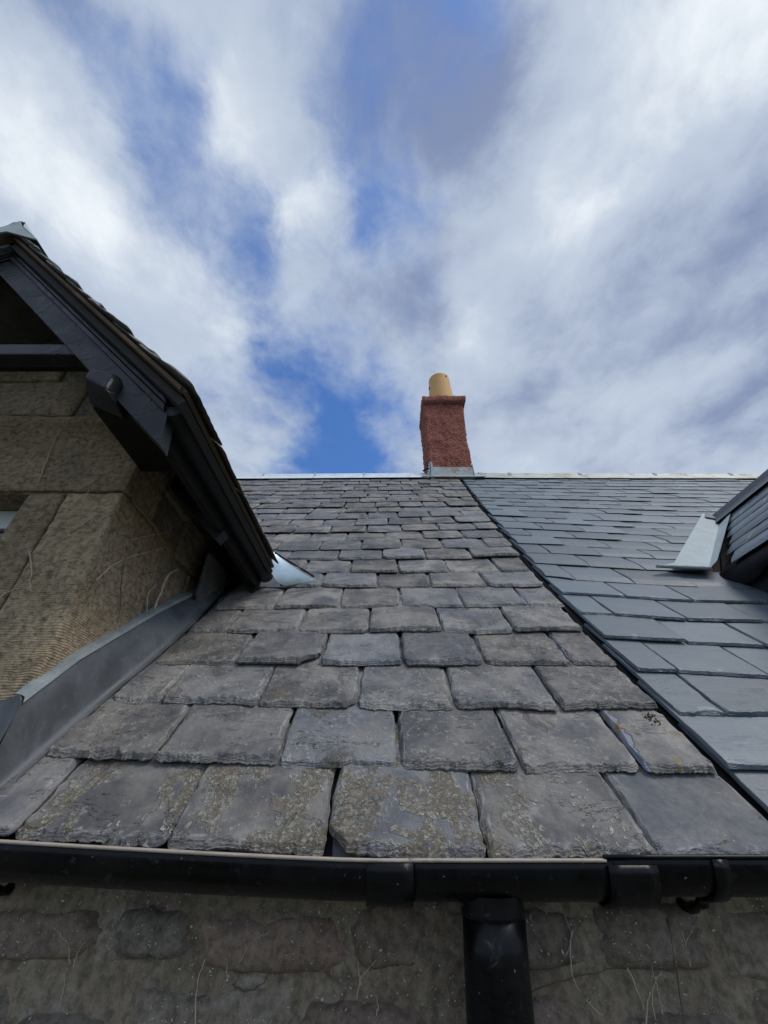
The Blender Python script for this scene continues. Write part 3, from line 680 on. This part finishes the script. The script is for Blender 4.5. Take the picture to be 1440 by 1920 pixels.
# ================================================================== GUTTER AND DOWNPIPE
gt = thing('rain_gutter', 'black cast iron half-round gutter along the eave with worn tan rim', 'gutter', (0, .8, -.15))
def half_round(r, th, n=14, bead=.0):
    o = [(-r * math.cos(math.pi * i / n), -r * math.sin(math.pi * i / n)) for i in range(n + 1)]
    i_ = [(-(r - th) * math.cos(math.pi * i / n), -(r - th) * math.sin(math.pi * i / n)) for i in range(n, -1, -1)]
    return o + i_
GC = .8085; GR = .0505
def gpath(x0, x1, z0, n=14, fz=None): return [(x0 + (x1 - x0) * i / n, GC, fz(x0 + (x1 - x0) * i / n) if fz else z0) for i in range(n + 1)]
zl = lambda x: -.0865 + .030 * min(1.6, (max(0, -x - .02) / .73)) ** 1.2
hp = half_round(GR, .0045)
sections = []
sA = sweep('gutter_section', hp, gpath(-1.7, .04, 0, 34, zl), 'iron', gt, True, True)
sB = sweep('gutter_section', hp, gpath(.036, .33, -.0868), 'iron', gt, True, True)
sC = sweep('gutter_section', half_round(GR - .001, .0045), gpath(.318, 2.6, -.0825), 'iron', gt, True, True)
for s_, x0, x1, zf in ((sA, -1.7, .04, zl), (sB, .036, .322, lambda x: -.0864), (sC, .32, 2.6, lambda x: -.0822)):
    pth = [(x0 + (x1 - x0) * i / 34, GC - GR + .002, zf(x0 + (x1 - x0) * i / 34) + .0005) for i in range(35)]
    sweep('rim_bead', [(.0038 * math.cos(a * math.pi / 4), .0026 * math.sin(a * math.pi / 4)) for a in range(8)], pth, 'rim' if s_ is not sC else 'iron', s_, True, True)
big = half_round(GR + .0035, .005)
sweep('socket_joint', big, gpath(-.025, .042, -.0885, 4), 'iron', gt, True, True)
sweep('socket_joint', big, gpath(.322, .392, -.0905, 4), 'iron', gt, True, True)
sweep('outlet_flange', [(.0445 * math.cos(a * math.pi / 10), .0445 * math.sin(a * math.pi / 10)) for a in range(20)], [(.162, GC + .008, -.128), (.162, GC + .009, -.150)], 'iron', gt, True, False, side=Vector((1, 0, 0)), upv=Vector((0, 1, 0)))
for x in (-.62, .485, 1.2):
    zz_ = zl(x) if x < .04 else -.0822
    sweep('bracket', half_round(GR + .003, .003), gpath(x - .011, x + .011, zz_ - .002, 2), 'iron', gt, True, True)
    tube('bracket_stay', [(x, GC + .02, zz_ - .058), (x, WY - .01, zz_ - .075), (x, WY + .02, zz_ - .06)], .007, 'iron', gt)
dp = thing('downpipe', 'round black cast iron downpipe dropping from the gutter outlet', 'downpipe', (.165, .83, -ZC))
circ = lambda r, n=28: [(r * math.cos(2 * math.pi * a / n), r * math.sin(2 * math.pi * a / n)) for a in range(n)]
SX, SY = Vector((1, 0, 0)), Vector((0, 1, 0))
pth = [(.1625, .822, -.149), (.160, .829, -.20), (.157, .838, -.28), (.156, .842, -.6), (.156, .842, -1.6), (.156, .842, -ZC + .08)]
sweep('pipe', circ(.0455), pth, 'iron', dp, True, True, side=SX, upv=SY)
sweep('pipe_collar', circ(.0463), [(.1625, .822, -.1478), (.1620, .8235, -.1535)], 'iron', dp, True, False, side=SX, upv=SY)
sweep('pipe_collar', circ(.054), [(.156, .842, -1.2), (.156, .842, -1.28)], 'iron', dp, True, True, side=SX, upv=SY)
for s in (-1, 1): box('pipe_ear', .156 + s * .07 - .022, .156 + s * .07 + .022, .86, WY + .01, -1.27, -1.22, 'iron', dp)

# ================================================================== LEFT GABLED DORMER
DX, DF = -1.262, .864                                         # ridge line, front wall plane
CKX = -.72                                                    # cheek plane
dm = thing('gabled_dormer', 'sandstone gabled dormer with black bargeboard and slate roof', 'dormer', (DX, DF + .3, 0))
def dressed(name, x0, x1, y0, y1, z0, z1, seed, parent, mat='stone', n=26, rough=.004, skewtop=None):
    """block with worn arrises and a hacked face"""
    bm = bmesh.new(); bmesh.ops.create_cube(bm, size=2.0)
    ext = (x1 - x0, y1 - y0, z1 - z0)
    bmesh.ops.subdivide_edges(bm, edges=list(bm.edges), cuts=n, use_grid_fill=True)
    c = Vector(((x0 + x1) / 2, (y0 + y1) / 2, (z0 + z1) / 2)); r_ = .006
    for v in bm.verts:
        p = Vector((v.co.x * ext[0] / 2, v.co.y * ext[1] / 2, v.co.z * ext[2] / 2))
        q = Vector([max(-e / 2 + r_, min(e / 2 - r_, k)) for k, e in zip(p, ext)]); dlt = p - q
        if dlt.length > 1e-6: p = q + dlt.normalized() * r_ * min(1, dlt.length / r_)
        wpt = p + c; nrm = dlt.normalized() if dlt.length > 1e-6 else Vector((0, 0, 0))
        a = rough * (fb(wpt.x * 9, wpt.y * 9, wpt.z * 9 + seed, 3) + .8 * fb(wpt.x * 38, wpt.y * 38, wpt.z * 60 + seed, 3))
        if skewtop: p.z += skewtop(wpt)
        v.co = p + nrm * a
    me = bpy.data.meshes.new(name); bm.to_mesh(me); bm.free()
    return obj(name, me, mat, parent, Matrix.Translation((c.x, c.y, c.z + ZC)), True)
# wall core sits a little behind the faces of the stones, showing as the dark joints
wl = prism('wall', [(CKX - .012, DF + .012, -.1), (CKX - .012, DF + .012, .93), (DX, DF + .012, 1.45), (2 * DX - CKX + .012, DF + .012, .93), (2 * DX - CKX + .012, DF + .012, -.1),
       (2 * DX + .98, DF + .012, -.1), (2 * DX + .98, DF + .012, .674), (-.98, DF + .012, .674), (-.98, DF + .012, -.1)], (0, .18, 0), 'mortar', dm)
for xa, xb in ((CKX - .012, CKX - .19), (2 * DX - CKX + .012, 2 * DX - CKX + .19)):
    prism('cheek_core', [(xa, DF + .19, -.05), (xa, DF + .19, .93), (xa, 1.75, .93), (xa, 1.9, .93), (xa, 1.1, .1)], (xb - xa, 0, 0), 'mortar', dm)
dressed('quoin_stone', -.876, CKX, DF, 1.135, -.06, .671, 3, dm, n=40)
dressed('margin_stone', -.984, -.882, DF + .0015, DF + .17, -.06, .671, 5, dm, n=30, rough=.0028)
dressed('lintel_stone', 2 * DX - CKX + .001, CKX - .001, DF - .001, 1.02, .679, .985, 9, dm, n=40)
dressed('margin_stone', 2 * DX + .882, 2 * DX + .984, DF + .0015, DF + .17, -.06, .671, 6, dm, n=12)
dressed('quoin_stone', 2 * DX - CKX, 2 * DX + .876, DF, 1.13, -.06, .671, 7, dm, n=12)
dressed('gable_stone', DX - .25, DX + .25, DF + .003, DF + .15, .991, 1.16, 11, dm, n=16)
dressed('gable_stone', DX - .12, DX + .12, DF + .002, DF + .15, 1.167, 1.27, 13, dm, n=14)
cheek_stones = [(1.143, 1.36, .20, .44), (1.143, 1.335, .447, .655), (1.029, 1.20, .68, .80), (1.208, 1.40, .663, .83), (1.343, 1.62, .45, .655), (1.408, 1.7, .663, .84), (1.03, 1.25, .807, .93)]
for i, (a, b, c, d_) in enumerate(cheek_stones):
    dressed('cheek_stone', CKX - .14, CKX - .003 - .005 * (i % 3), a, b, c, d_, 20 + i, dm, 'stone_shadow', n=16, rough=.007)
# ochre mortar smeared in the bed joint on the cheek
v = []; f = []
for i in range(13):
    t = i / 12; y = .90 + .26 * t; zc_ = .674 + .004 * fb(y * 20, 1, 1) - max(0, t - .55) * .06; hh = .004 + .006 * abs(fb(y * 30, 2, 5)) + .004 * t
    v += [(CKX + .001, y, zc_ - hh), (CKX + .004 + .003 * fb(y * 60, 4, 4), y, zc_), (CKX + .001, y, zc_ + hh)]
for i in range(12):
    for j in range(2): f.append((i * 3 + j, i * 3 + j + 1, i * 3 + 4 + j, i * 3 + 3 + j))
part('pointing', v, f, 'mortar_line', dm, True)
# window
wn = box('window', 2 * DX + .984 + .004, -.984 - .004, DF + .085, DF + .13, -.06, -.02, 'white_paint', dm)
x0, x1 = 2 * DX + .988, -.988
for nme, a, b, c, d_ in (('frame', x0, x0 + .055, -.02, .672), ('frame', x1 - .055, x1, -.02, .672), ('frame', x0 + .055, x1 - .055, .61, .672), ('glazing_bar', DX - .012, DX + .012, -.02, .61), ('glazing_bar', x0 + .055, DX - .012, .29, .325), ('glazing_bar', DX + .012, x1 - .055, .29, .325)):
    box(nme, a, b, DF + .09, DF + .125, c, d_, 'white_paint', wn)
for a, b, c, d_ in ((x0 + .055, DX - .012, -.02, .29), (DX + .012, x1 - .055, -.02, .29), (x0 + .055, DX - .012, .325, .61), (DX + .012, x1 - .055, .325, .61)):
    box('pane', a, b, DF + .104, DF + .108, c, d_, 'glass', wn, 0)

# --- dormer roof
YV = .556                                                     # verge of the slates
DR = prism('roof', [(-.441, YV + .02, .706), (DX, YV + .02, 1.527), (DX, 2.29, 1.527), (-.441, 1.42, .706)], (-.012, 0, -.014), 'deck', dm)
prism('far_slope', [(2 * DX + .47, YV + .02, .735), (DX - .002, YV + .02, 1.525), (DX - .002, 2.29, 1.525), (2 * DX + .47, 1.52, .735)], (.012, 0, -.014), 'slate', dm)
c45 = math.sqrt(.5)
DFR = Frame((-.434, 0, .724), (0, 1, 0), (-c45, 0, c45))
gd = .157; nr_ = 7
def mainY(z): return .8 + (z + .0895) / sT * cT
for k in range(nr_):
    s0 = k * gd; zrow = .724 + s0 * c45; Ln = min(gd * 1.5, 1.165 - s0); yend = mainY(zrow) - .07
    yy = YV + random.uniform(-.008, .006); first = True; j = 0
    while yy < yend - .06 and j < 6:
        wd = random.uniform(.19, .25) * (.55 if (first and k % 2) else 1); y2 = min(yy + wd, yend)
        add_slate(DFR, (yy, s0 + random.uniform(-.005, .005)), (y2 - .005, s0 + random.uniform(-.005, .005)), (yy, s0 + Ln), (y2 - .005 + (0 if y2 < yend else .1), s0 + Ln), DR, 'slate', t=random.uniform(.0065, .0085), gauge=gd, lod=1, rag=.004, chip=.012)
        yy = y2; first = False; j += 1
# lead ridge cap, bright
sweep('ridge_cap', [(-.13, -.125), (-.03, -.02), (-.022, .012), (0, .022), (.022, .012), (.03, -.02), (.13, -.125)], [(DX, YV - .012, 1.592), (DX, 2.34, 1.592)], 'pale_lead', DR, side=SX)
prism('ridge_cap_end', [(DX - .132, YV - .014, 1.462), (DX - .03, YV - .014, 1.567), (DX, YV - .014, 1.612), (DX + .03, YV - .014, 1.567), (DX + .132, YV - .014, 1.462), (DX, YV - .014, 1.525)], (0, .004, 0), 'pale_lead', DR)
# brown undercloak board under the verge slates
for sgn in (1, -1):
    xf = lambda x: DX + sgn * (x - DX)
    prism('undercloak', [(xf(-.452), YV + .005, .736), (xf(DX), YV + .005, 1.546), (xf(DX), YV + .005, 1.533), (xf(-.452), YV + .005, .723)], (0, .30, 0), 'undercloak', dm)
    # bargeboard: flat face with three stepped mouldings
    bb = prism('bargeboard', [(xf(-.476), .606, .597), (xf(-.492), .606, .700), (xf(DX), .606, 1.470), (xf(DX), .606, 1.381)], (0, .034, 0), 'black_paint', dm)
    for i, (lo, hi, dep) in enumerate(((.202, .220, .006), (.2225, .236, .010), (.2385, .252, .013), (.2545, .2695, .017))):
        prism('moulding', [(xf(-.498), .606 - dep, lo + .498), (xf(-.504), .606 - dep, hi + .504), (xf(DX), .606 - dep, hi - DX), (xf(DX), .606 - dep, lo - DX)], (0, dep - .0005 + .003 * i, 0), 'black_paint', bb, .0016)
    prism('backing_board', [(xf(-.500), .612, .690), (xf(-.50), .612, .752), (xf(DX), .612, 1.513), (xf(DX), .612, 1.458)], (0, .030, 0), 'dark_timber', dm)
    # purlin end with its carved knob
    pu = box('purlin', min(xf(-.715), xf(-.60)), max(xf(-.715), xf(-.60)), .642, DF + .02, .762, .885, 'dark_timber', dm, .006)
    kv = [(xf(-.722), .641, .770), (xf(-.612), .641, .712), (xf(-.612), .641, .80), (xf(-.640), .641, .845), (xf(-.722), .641, .835),
          (xf(-.705), .578, .795), (xf(-.640), .578, .752), (xf(-.640), .578, .79), (xf(-.655), .578, .815), (xf(-.705), .578, .825)]
    part('knob', kv, [(0, 1, 2, 3, 4), (9, 8, 7, 6, 5)] + [(i, (i + 1) % 5, 5 + (i + 1) % 5, 5 + i) for i in range(5)], 'black_paint', pu, False, .006)
box('collar_beam', 2 * DX + .80, -.80, .612, .652, .935, .982, 'black_paint', dm, .004)
box('collar_beam', 2 * DX + .84, -.84, .628, .70, .982, 1.0, 'dark_timber', dm, .004)
# soffit boards of the overhang and of the eave
prism('soffit', [(-.52, .64, .735), (DX, .64, 1.478), (DX, DF, 1.478), (-.52, DF, .735)], (-.008, 0, -.010), 'dark_timber', dm)
prism('soffit', [(-.50, DF, .73), (-.86, DF, 1.09), (-.86, 1.9, 1.09), (-.50, 1.52, .73)], (-.006, 0, -.008), 'dark_timber', dm)
prism('fascia', [(-.508, .642, .655), (-.508, 1.50, .655), (-.508, 1.50, .765), (-.508, .642, .765)], (-.02, 0, 0), 'dark_timber', dm)
for y in (1.045, 1.455):
    prism('rafter_foot', [(-.500, y, .662), (-.520, y, .630), (-.79, y, .90), (-.79, y, .97), (-.53, y, .70)], (0, .045, 0), 'black_paint' if y > 1 else 'dark_timber', dm, .002)
# eave gutter of the dormer
prism('eave_board', [(-.440, YV + .012, .729), (-.540, YV + .012, .829), (-.540, 1.52, .829), (-.440, 1.43, .729)], (-.007, 0, -.008), 'undercloak', dm)
dg = sweep('eave_gutter', half_round(.031, .004), [(-.489, .612 + .88 * i / 10, .722) for i in range(11)], 'black_paint', dm, True, True, side=SX)
prism('gutter_end', [(-.489 + .031 * math.cos(math.pi * (1 + i / 12)), .608, .7225 + .031 * math.sin(math.pi * (1 + i / 12))) for i in range(13)], (0, .004, 0), 'black_paint', dg)
# dark slate-hung strip where the cheek runs into the eave
prism('cheek_board', [(CKX + .055, 1.33, .575), (CKX + .055, 1.40, .50), (CKX + .06, 1.52, .66), (CKX + .06, 1.50, .74), (CKX + .055, 1.335, .74)], (-.014, 0, 0), 'slate', dm, .002)
# lead flashing along the cheek: upstand, dressed lip, and foot on the slates
ly = [(.838, .138, -.706, .057), (.936, .243, -.700, .203), (1.051, .338, -.685, .375), (1.171, .438, -.660, .554), (1.29, .53, -.645, .732), (1.388, .598, -.652, .879), (1.46, .66, -.66, .986), (1.53, .73, -.66, 1.09)]
v = []; f = []
SUB = 4; pts = []
for i in range(len(ly) - 1):
    for q in range(SUB): t = q / SUB; pts.append([ly[i][k] * (1 - t) + ly[i + 1][k] * t for k in range(4)])
pts.append(ly[-1])
for (y, zt, ub, sb) in pts:
    w_ = .0025 * fb(y * 30, 3, 3); w2 = .004 * fb(y * 45, 9, 3)
    foot = MAIN.pt(ub, sb, -.004); knee = MAIN.pt(ub - .006, sb, .010)
    v += [(CKX - .002, y, zt + .012 + w2), (CKX + .006, y, zt + .013 + w2), (CKX + .016 + w_, y - .002, zt + .002 + w2 * .5), (CKX + .020 + w_, y - .003, zt - .01), tuple(Vector((CKX + .022, y, zt)).lerp(knee, .5) + Vector((.004 + w_ * 1.5, 0, 0))), tuple(knee), tuple(foot), tuple(MAIN.pt(ub + .016, sb, -.002 + w2 * .4))]
n = 8
for i in range(len(pts) - 1):
    for j in range(n - 1): f.append((i * n + j, i * n + j + 1, (i + 1) * n + j + 1, (i + 1) * n + j))
fo = part('lead_flashing', v, f, 'lead', dm, True)
lv = []; lf = []
for (y, zt, ub, sb) in pts:
    w2 = .004 * fb(y * 45, 9, 3); j = .0035 * fb(y * 120, 2, 6)
    lv += [(CKX - .004, y, zt + .017 + w2 + j * 1.6), (CKX + .010, y, zt + .014 + w2 + j), (CKX + .021 + j * .5, y - .002, zt + .009 + w2), (CKX + .0245 + j * .5, y - .003, zt - .002 + j), (CKX + .017, y, zt - .006)]
for i in range(len(pts) - 1):
    for j in range(4): lf.append((i * 5 + j, i * 5 + j + 1, i * 5 + 6 + j, i * 5 + 5 + j))
part('flashing_lip', lv, lf, 'lip_lead', dm, False)
# its folded corner turning across the front
cv = [(CKX + .021, .836, .128), (CKX + .012, .834, .04), (CKX - .012, .833, -.055), (CKX - .7, .833, -.055), (CKX - .7, .842, .13), (CKX - .02, .842, .142), (CKX + .008, .838, .152)]
cv2 = [(x - .003, y + .012, z) for x, y, z in cv]
part('lead_apron', cv + cv2, [tuple(range(7)), tuple(range(13, 6, -1))] + [(i, (i + 1) % 7, 7 + (i + 1) % 7, 7 + i) for i in range(7)], 'lead', dm, False, .002)
# bright sheet of lead lining the end of the valley
A = Vector((-.452, 1.425, .785)); B = MAIN.pt(-.285, 1.080, .004); C = MAIN.pt(-.395, 1.018, .004); E_ = Vector((-.47, 1.40, .74))
v = []; f = []; nn = 10
for i in range(nn + 1):
    t = i / nn
    for j in range(nn + 1):
        q = j / nn
        p = (A.lerp(E_, q)).lerp(B.lerp(C, q), t)
        p = p - Vector((0, -.006, .026)) * math.sin(math.pi * t) * (.25 + .75 * q) + MAIN.n * .010 * (1 - t)
        v.append(p)
for i in range(nn):
    for j in range(nn): a = i * (nn + 1) + j; f.append((a, a + 1, a + nn + 2, a + nn + 1))
part('valley_lead', v, f, 'bright_lead', dm, True)
vl = [MAIN.pt(-.27, 1.08, -.006), MAIN.pt(-.38, 1.03, -.006), MAIN.pt(-.52, 1.03, -.006), MAIN.pt(-1.40, 2.44, .0), MAIN.pt(-1.27, 2.46, -.004)]
part('valley_lining', vl + [p - MAIN.n * .004 for p in vl], [(0, 1, 2, 3, 4), (9, 8, 7, 6, 5)] + [(i, (i + 1) % 5, 5 + (i + 1) % 5, 5 + i) for i in range(5)], 'lead', dm)
vf = [(-.44, 1.43, .775), (-.262, *MAIN.pt(-.262, 1.085, .012)[1:]), (-.40, *MAIN.pt(-.40, 1.02, .008)[1:]), (-.49, 1.43, .70)]
tube('valley_edge', [(-.447, 1.42, .79), tuple(MAIN.pt(-.36, 1.135, .035)), tuple(MAIN.pt(-.295, 1.092, .014))], .004, 'felt', dm)

# ================================================================== RIGHT DORMER
EX, EZ, RXD, RZD = 1.468, .776, 2.248, 1.475
rd = thing('slated_dormer', 'dormer with blue-grey slates, lead ridge and pale lead valley on the new roof', 'dormer', (RXD, 1.6, .3))
c42, s42 = math.cos(R(42)), math.sin(R(42))
RFR = Frame((EX, 0, EZ - .02), (0, -1, 0), (c42, 0, s42))
RD = prism('roof', [(EX + .02, .62, EZ - .012), (RXD, .62, RZD - .03), (RXD, 2.24, RZD - .03), (EX + .02, 1.58, EZ - .012)], (.012, 0, -.014), 'deck', rd)
prism('far_slope', [(2 * RXD - EX - .02, .62, EZ), (RXD + .002, .62, RZD - .032), (RXD + .002, 2.24, RZD - .032), (2 * RXD - EX - .02, 1.58, EZ)], (-.012, 0, -.014), 'new_slate', rd)
gr = .142
for k in range(7):
    s0 = k * gr + .02; zrow = EZ + s0 * s42; Ln = min(gr * 1.7, 1.04 - s0); yend = mainY(zrow) - .085
    yy = yend - random.uniform(-.01, .012); first = True
    while yy > .64:
        wd = random.uniform(.22, .25) * (.5 if (first and k % 2) else 1); y2 = max(yy - wd, .60)
        add_slate(RFR, (-yy, s0), (-y2 - .005, s0), (-yy - (.10 if first else 0), s0 + Ln), (-y2 - .005, s0 + Ln), RD, 'new_slate', t=.0085, gauge=gr, lod=1, rag=.0015, chip=.005, rc=.003, jig=.6, relief=.4)
        yy = y2; first = False
# ridge roll
for a, b in ((.60, 1.52), (1.50, 2.25)):
    up_ = .0 if a < 1 else -.006
    sweep('ridge_roll', [(-.135, -.118), (-.128, -.115), (-.034, -.022), (-.026, .012), (0, .026), (.026, .012), (.034, -.022), (.135, -.118)], [(RXD, a, RZD + .034 + up_), (RXD, b, RZD + .034 + up_)], 'lead' if a > 1 else 'pale_lead', rd, side=SX)
# valley lead: one leaf on the main slope, one leaf on the dormer slope
def vfold(t): return MAIN.pt(1.421 + .796 * t, 1.158 + .895 * t, .014)
def leaf(name, off, mat, bulge):
    v = []; f = []; nn = 16; mm = 6
    for i in range(nn + 1):
        t = i / nn; a = vfold(t) ; b = a + off(t)
        for j in range(mm + 1):
            q = j / mm; p = a.lerp(b, q) + Vector((0, -.3, .5)) * (.005 * fb(t * 9, q * 5, bulge, 3) + .003)
            v.append(p)
    for i in range(nn):
        for j in range(mm): a = i * (mm + 1) + j; f.append((a, a + 1, a + mm + 2, a + mm + 1))
    return part(name, v, f, mat, rd, True)
leaf('valley_leaf', lambda t: MAIN.pt(1.300 + .94 * t, 1.209 + 1.023 * t, .020) - vfold(t), 'pale_lead', 2.0)
leaf('valley_leaf', lambda t: Vector((.012, -.055 - .05 * t, .022)), 'pale_lead', 5.0)
tube('valley_lip', [MAIN.pt(1.205, 1.178, .030), MAIN.pt(1.30, 1.168, .030), MAIN.pt(1.40, 1.150, .032), vfold(0) + Vector((.0, -.012, .01))], .0075, 'pale_lead', rd)
lp = [MAIN.pt(1.205, 1.180, .026), MAIN.pt(1.43, 1.150, .026), vfold(.04) + Vector((0, 0, .006)), MAIN.pt(1.36, 1.24, .026), MAIN.pt(1.29, 1.215, .026)]
part('valley_foot', lp + [p - MAIN.n * .006 for p in lp], [(0, 1, 2, 3, 4), (9, 8, 7, 6, 5)] + [(i, (i + 1) % 5, 5 + (i + 1) % 5, 5 + i) for i in range(5)], 'pale_lead', rd)
prism('soaker', [MAIN.pt(2.15, 2.10, .03), MAIN.pt(2.20, 2.01, .03), MAIN.pt(2.28, 2.10, .035), MAIN.pt(2.25, 2.22, .03)], MAIN.n * -.006, 'lead', rd)
# eave: rippled black underfelt, fascia, soffit, rafter feet, cheek and front
v = []; f = []; nn = 26
for i in range(nn + 1):
    y = .66 + (1.60 - .66) * i / nn; q = .010 * math.sin(y * 17) + .008 * math.sin(y * 31 + 1)
    v += [(EX + .03, y, EZ + .012), (EX + .006, y, EZ - .016), (EX - .004 + q, y, EZ - .05 + q), (EX + .02 + q, y, EZ - .085 - q * .8)]
for i in range(nn):
    for j in range(3): f.append((i * 4 + j, i * 4 + j + 1, i * 4 + 5 + j, i * 4 + 4 + j))
part('eave_felt', v, f, 'felt', rd, True)
prism('fascia', [(EX + .045, .66, EZ - .17), (EX + .045, 1.56, EZ - .17), (EX + .045, 1.60, EZ - .02), (EX + .045, .66, EZ - .02)], (.02, 0, 0), 'black_paint', rd)
box('soffit', EX + .06, EX + .26, .66, 1.56, EZ - .12, EZ - .105, 'dark_timber', rd, 0)
for y in (.9, 1.15, 1.36): prism('rafter_foot', [(EX + .05, y, EZ - .12), (EX + .02, y, EZ - .18), (EX + .07, y, EZ - .25), (EX + .22, y, EZ - .12)], (0, .05, 0), 'lead', rd, .002)
prism('cheek', [(EX + .24, .86, -.05), (EX + .24, .86, EZ + .1), (EX + .24, 1.75, EZ + .1), (EX + .24, 1.60, .62)], (.12, 0, 0), 'stone', rd)
prism('cheek', [(2 * RXD - EX - .24, .86, -.05), (2 * RXD - EX - .24, .86, EZ + .1), (2 * RXD - EX - .24, 1.75, EZ + .1), (2 * RXD - EX - .24, 1.60, .62)], (-.12, 0, 0), 'stone', rd)
prism('front_wall', [(EX + .24, .858, -.05), (EX + .24, .858, EZ + .16), (RXD, .858, RZD - .12), (2 * RXD - EX - .24, .858, EZ + .16), (2 * RXD - EX - .24, .858, -.05)], (0, .12, 0), 'stone', rd)
wnr = box('window', RXD - .3, RXD + .3, .845, .857, .05, .72, 'white_paint', rd)
box('pane', RXD - .26, RXD - .01, .841, .8445, .09, .68, 'glass', wnr, 0); box('pane', RXD + .01, RXD + .26, .841, .8445, .09, .68, 'glass', wnr, 0)
for sgn in (1, -1):
    xf = lambda x: RXD + sgn * (x - RXD)
    prism('bargeboard', [(xf(EX + .03), .62, EZ - .14), (xf(EX + .03), .62, EZ - .03), (xf(RXD), .62, RZD - .05), (xf(RXD), .62, RZD - .19)], (0, .03, 0), 'black_paint', rd)

# ================================================================== DRY IVY STEMS, MOSS
G1 = 'dry ivy stems on the dormer stone'; G2 = 'dry ivy stems on the wall under the gutter'
def stem(pts, r, mat, label, group, taper=.5):
    r = r * (.62 if group == G1 else .85)
    o = tube('ivy_stem', pts, r, mat, None, 6, taper, .0012); tag(o, label, 'ivy stem', group); return o
Yf = DF - .0085; Xc = CKX + .009
def fr_(l): return [(x, Yf, z) for x, z in l]
def ck_(l): return [(Xc, y, z) for y, z in l]
stem(fr_([(-.968, .703), (-.98, .773), (-1.0, .87), (-.995, .965)]), .0028, 'stem', 'long pale dry stem climbing the stone above the window lintel', G1)
stem(fr_([(-.877, .481), (-.842, .423), (-.836, .40), (-.815, .372)]), .0024, 'stem', 'pale wavy stem on the front stone right of the vertical joint', G1)
stem(fr_([(-.90, .33), (-.884, .355), (-.874, .372), (-.849, .383)]), .0024, 'stem', 'short bent stem beside the vertical joint, low at the left edge', G1)
stem(fr_([(-.909, .577), (-.897, .594)]), .002, 'stem', 'tiny pale stem on the margin stone beside the window', G1)
stem(fr_([(-.807, .632), (-.810, .65), (-.814, .674)]), .002, 'stem', 'tiny pale stem hanging just below the horizontal joint', G1)
stem(fr_([(-.80, .53), (-.775, .56), (-.745, .60)]), .0014, 'dark_stem', 'thin dark stem slanting up the front quoin stone', G1)
stem(ck_([(.897, .422), (.923, .473), (.976, .529), (1.043, .583), (1.128, .651)]), .0034, 'stem', 'longest brown stem arching up the dormer cheek', G1)
stem(ck_([(.967, .502), (.985, .455), (1.021, .398), (1.03, .36)]), .0024, 'dark_stem', 'dark stem hanging from the arched stem on the cheek', G1)
stem(ck_([(1.142, .433), (1.117, .478), (1.138, .521)]), .0026, 'rootlets', 'curved pale stem on the cheek just above the lead flashing', G1)
for k_, (pts_) in enumerate(([(1.175, .442), (1.172, .48), (1.178, .513), (1.183, .572), (1.225, .616)],)):
    stem(ck_(pts_), .005, 'rootlets', 'pinkish tuft of rootlets running up the cheek above the flashing', G1, 1.3)
stem(ck_([(1.059, .515), (1.11, .55), (1.172, .576)]), .002, 'dark_stem', 'short dark stem leading to the rootlet tuft', G1)
stem(ck_([(.957, .575), (1.03, .635), (1.101, .688)]), .0022, 'stem', 'straight stem high on the cheek below the eave', G1)
Yw = WY - .012
def wl_(l): return [(x, Yw, z) for x, z in l]
stem(wl_([(.294, -.18), (.283, -.214), (.285, -.241), (.313, -.267)]), .0014, 'stem', 'curved pale stem right of the downpipe', G2)
stem(wl_([(.366, -.221), (.372, -.24), (.377, -.262)]), .0013, 'stem', 'short straight pale stem right of the curved one', G2)
stem(wl_([(.368, -.290), (.380, -.262), (.392, -.245)]), .0013, 'stem', 'pale stem at the bottom edge leaning right', G2)
stem(wl_([(.209, -.247), (.255, -.236), (.32, -.226), (.391, -.213)]), .0012, 'dark_stem', 'long thin stem slanting away from the downpipe', G2)
stem(wl_([(-.262, -.30), (-.276, -.241), (-.271, -.213)]), .0013, 'stem', 'upright pale stem on the reddish stone left of centre', G2)
stem(wl_([(-.225, -.238), (-.205, -.244), (-.183, -.239), (-.169, -.221)]), .0016, 'dark_stem', 'dark curled stem left of the downpipe', G2)
stem(wl_([(.449, -.17), (.441, -.214), (.425, -.29)]), .0016, 'dark_stem', 'dark upright stem below the gutter bracket', G2)
rn = random.Random(77)
for k in range(13):
    side_ = k < 8
    x = rn.uniform(-.52, .08) if side_ else rn.uniform(.24, .54); z = rn.uniform(-.275, -.205); a = rn.uniform(.9, 2.2); l = rn.uniform(.02, .055); b_ = rn.uniform(-.4, .4)
    p = [(x, z), (x + l * .5 * math.cos(a), z + l * .5 * math.sin(a)), (x + l * math.cos(a + b_), z + l * math.sin(a + b_))]
    stem(wl_(p), .0008, 'stem', 'hair-thin dry ivy stem clinging to the rubble wall ' + ('left' if side_ else 'right') + ' of the downpipe', 'hair-thin ivy stems ' + ('left' if side_ else 'right') + ' of the downpipe')
# moss tuft on the last slate of the second course
def moss(loc, label):
    v = []; f = []; rn = random.Random(3)
    for k in range(60):
        p = Vector((rn.gauss(0, .006), rn.gauss(0, .009), abs(rn.gauss(0, .004)))); d_ = Vector((rn.gauss(0, 1), rn.gauss(0, 1), rn.gauss(.4, 1))).normalized() * rn.uniform(.004, .010); s_ = d_.orthogonal().normalized() * .0016
        n = len(v); v += [p - s_, p + s_, p + d_ + s_ * .3, p + d_ - s_ * .3]; f.append((n, n + 1, n + 2, n + 3))
    me = mesh('moss_tuft', v, f); m = MAIN.mat(*loc); o = obj('moss_tuft', me, 'moss', None, m); tag(o, label, 'moss')
moss((.595, .285, .005), 'small brown tuft of dry moss on a slate near the dark joint')
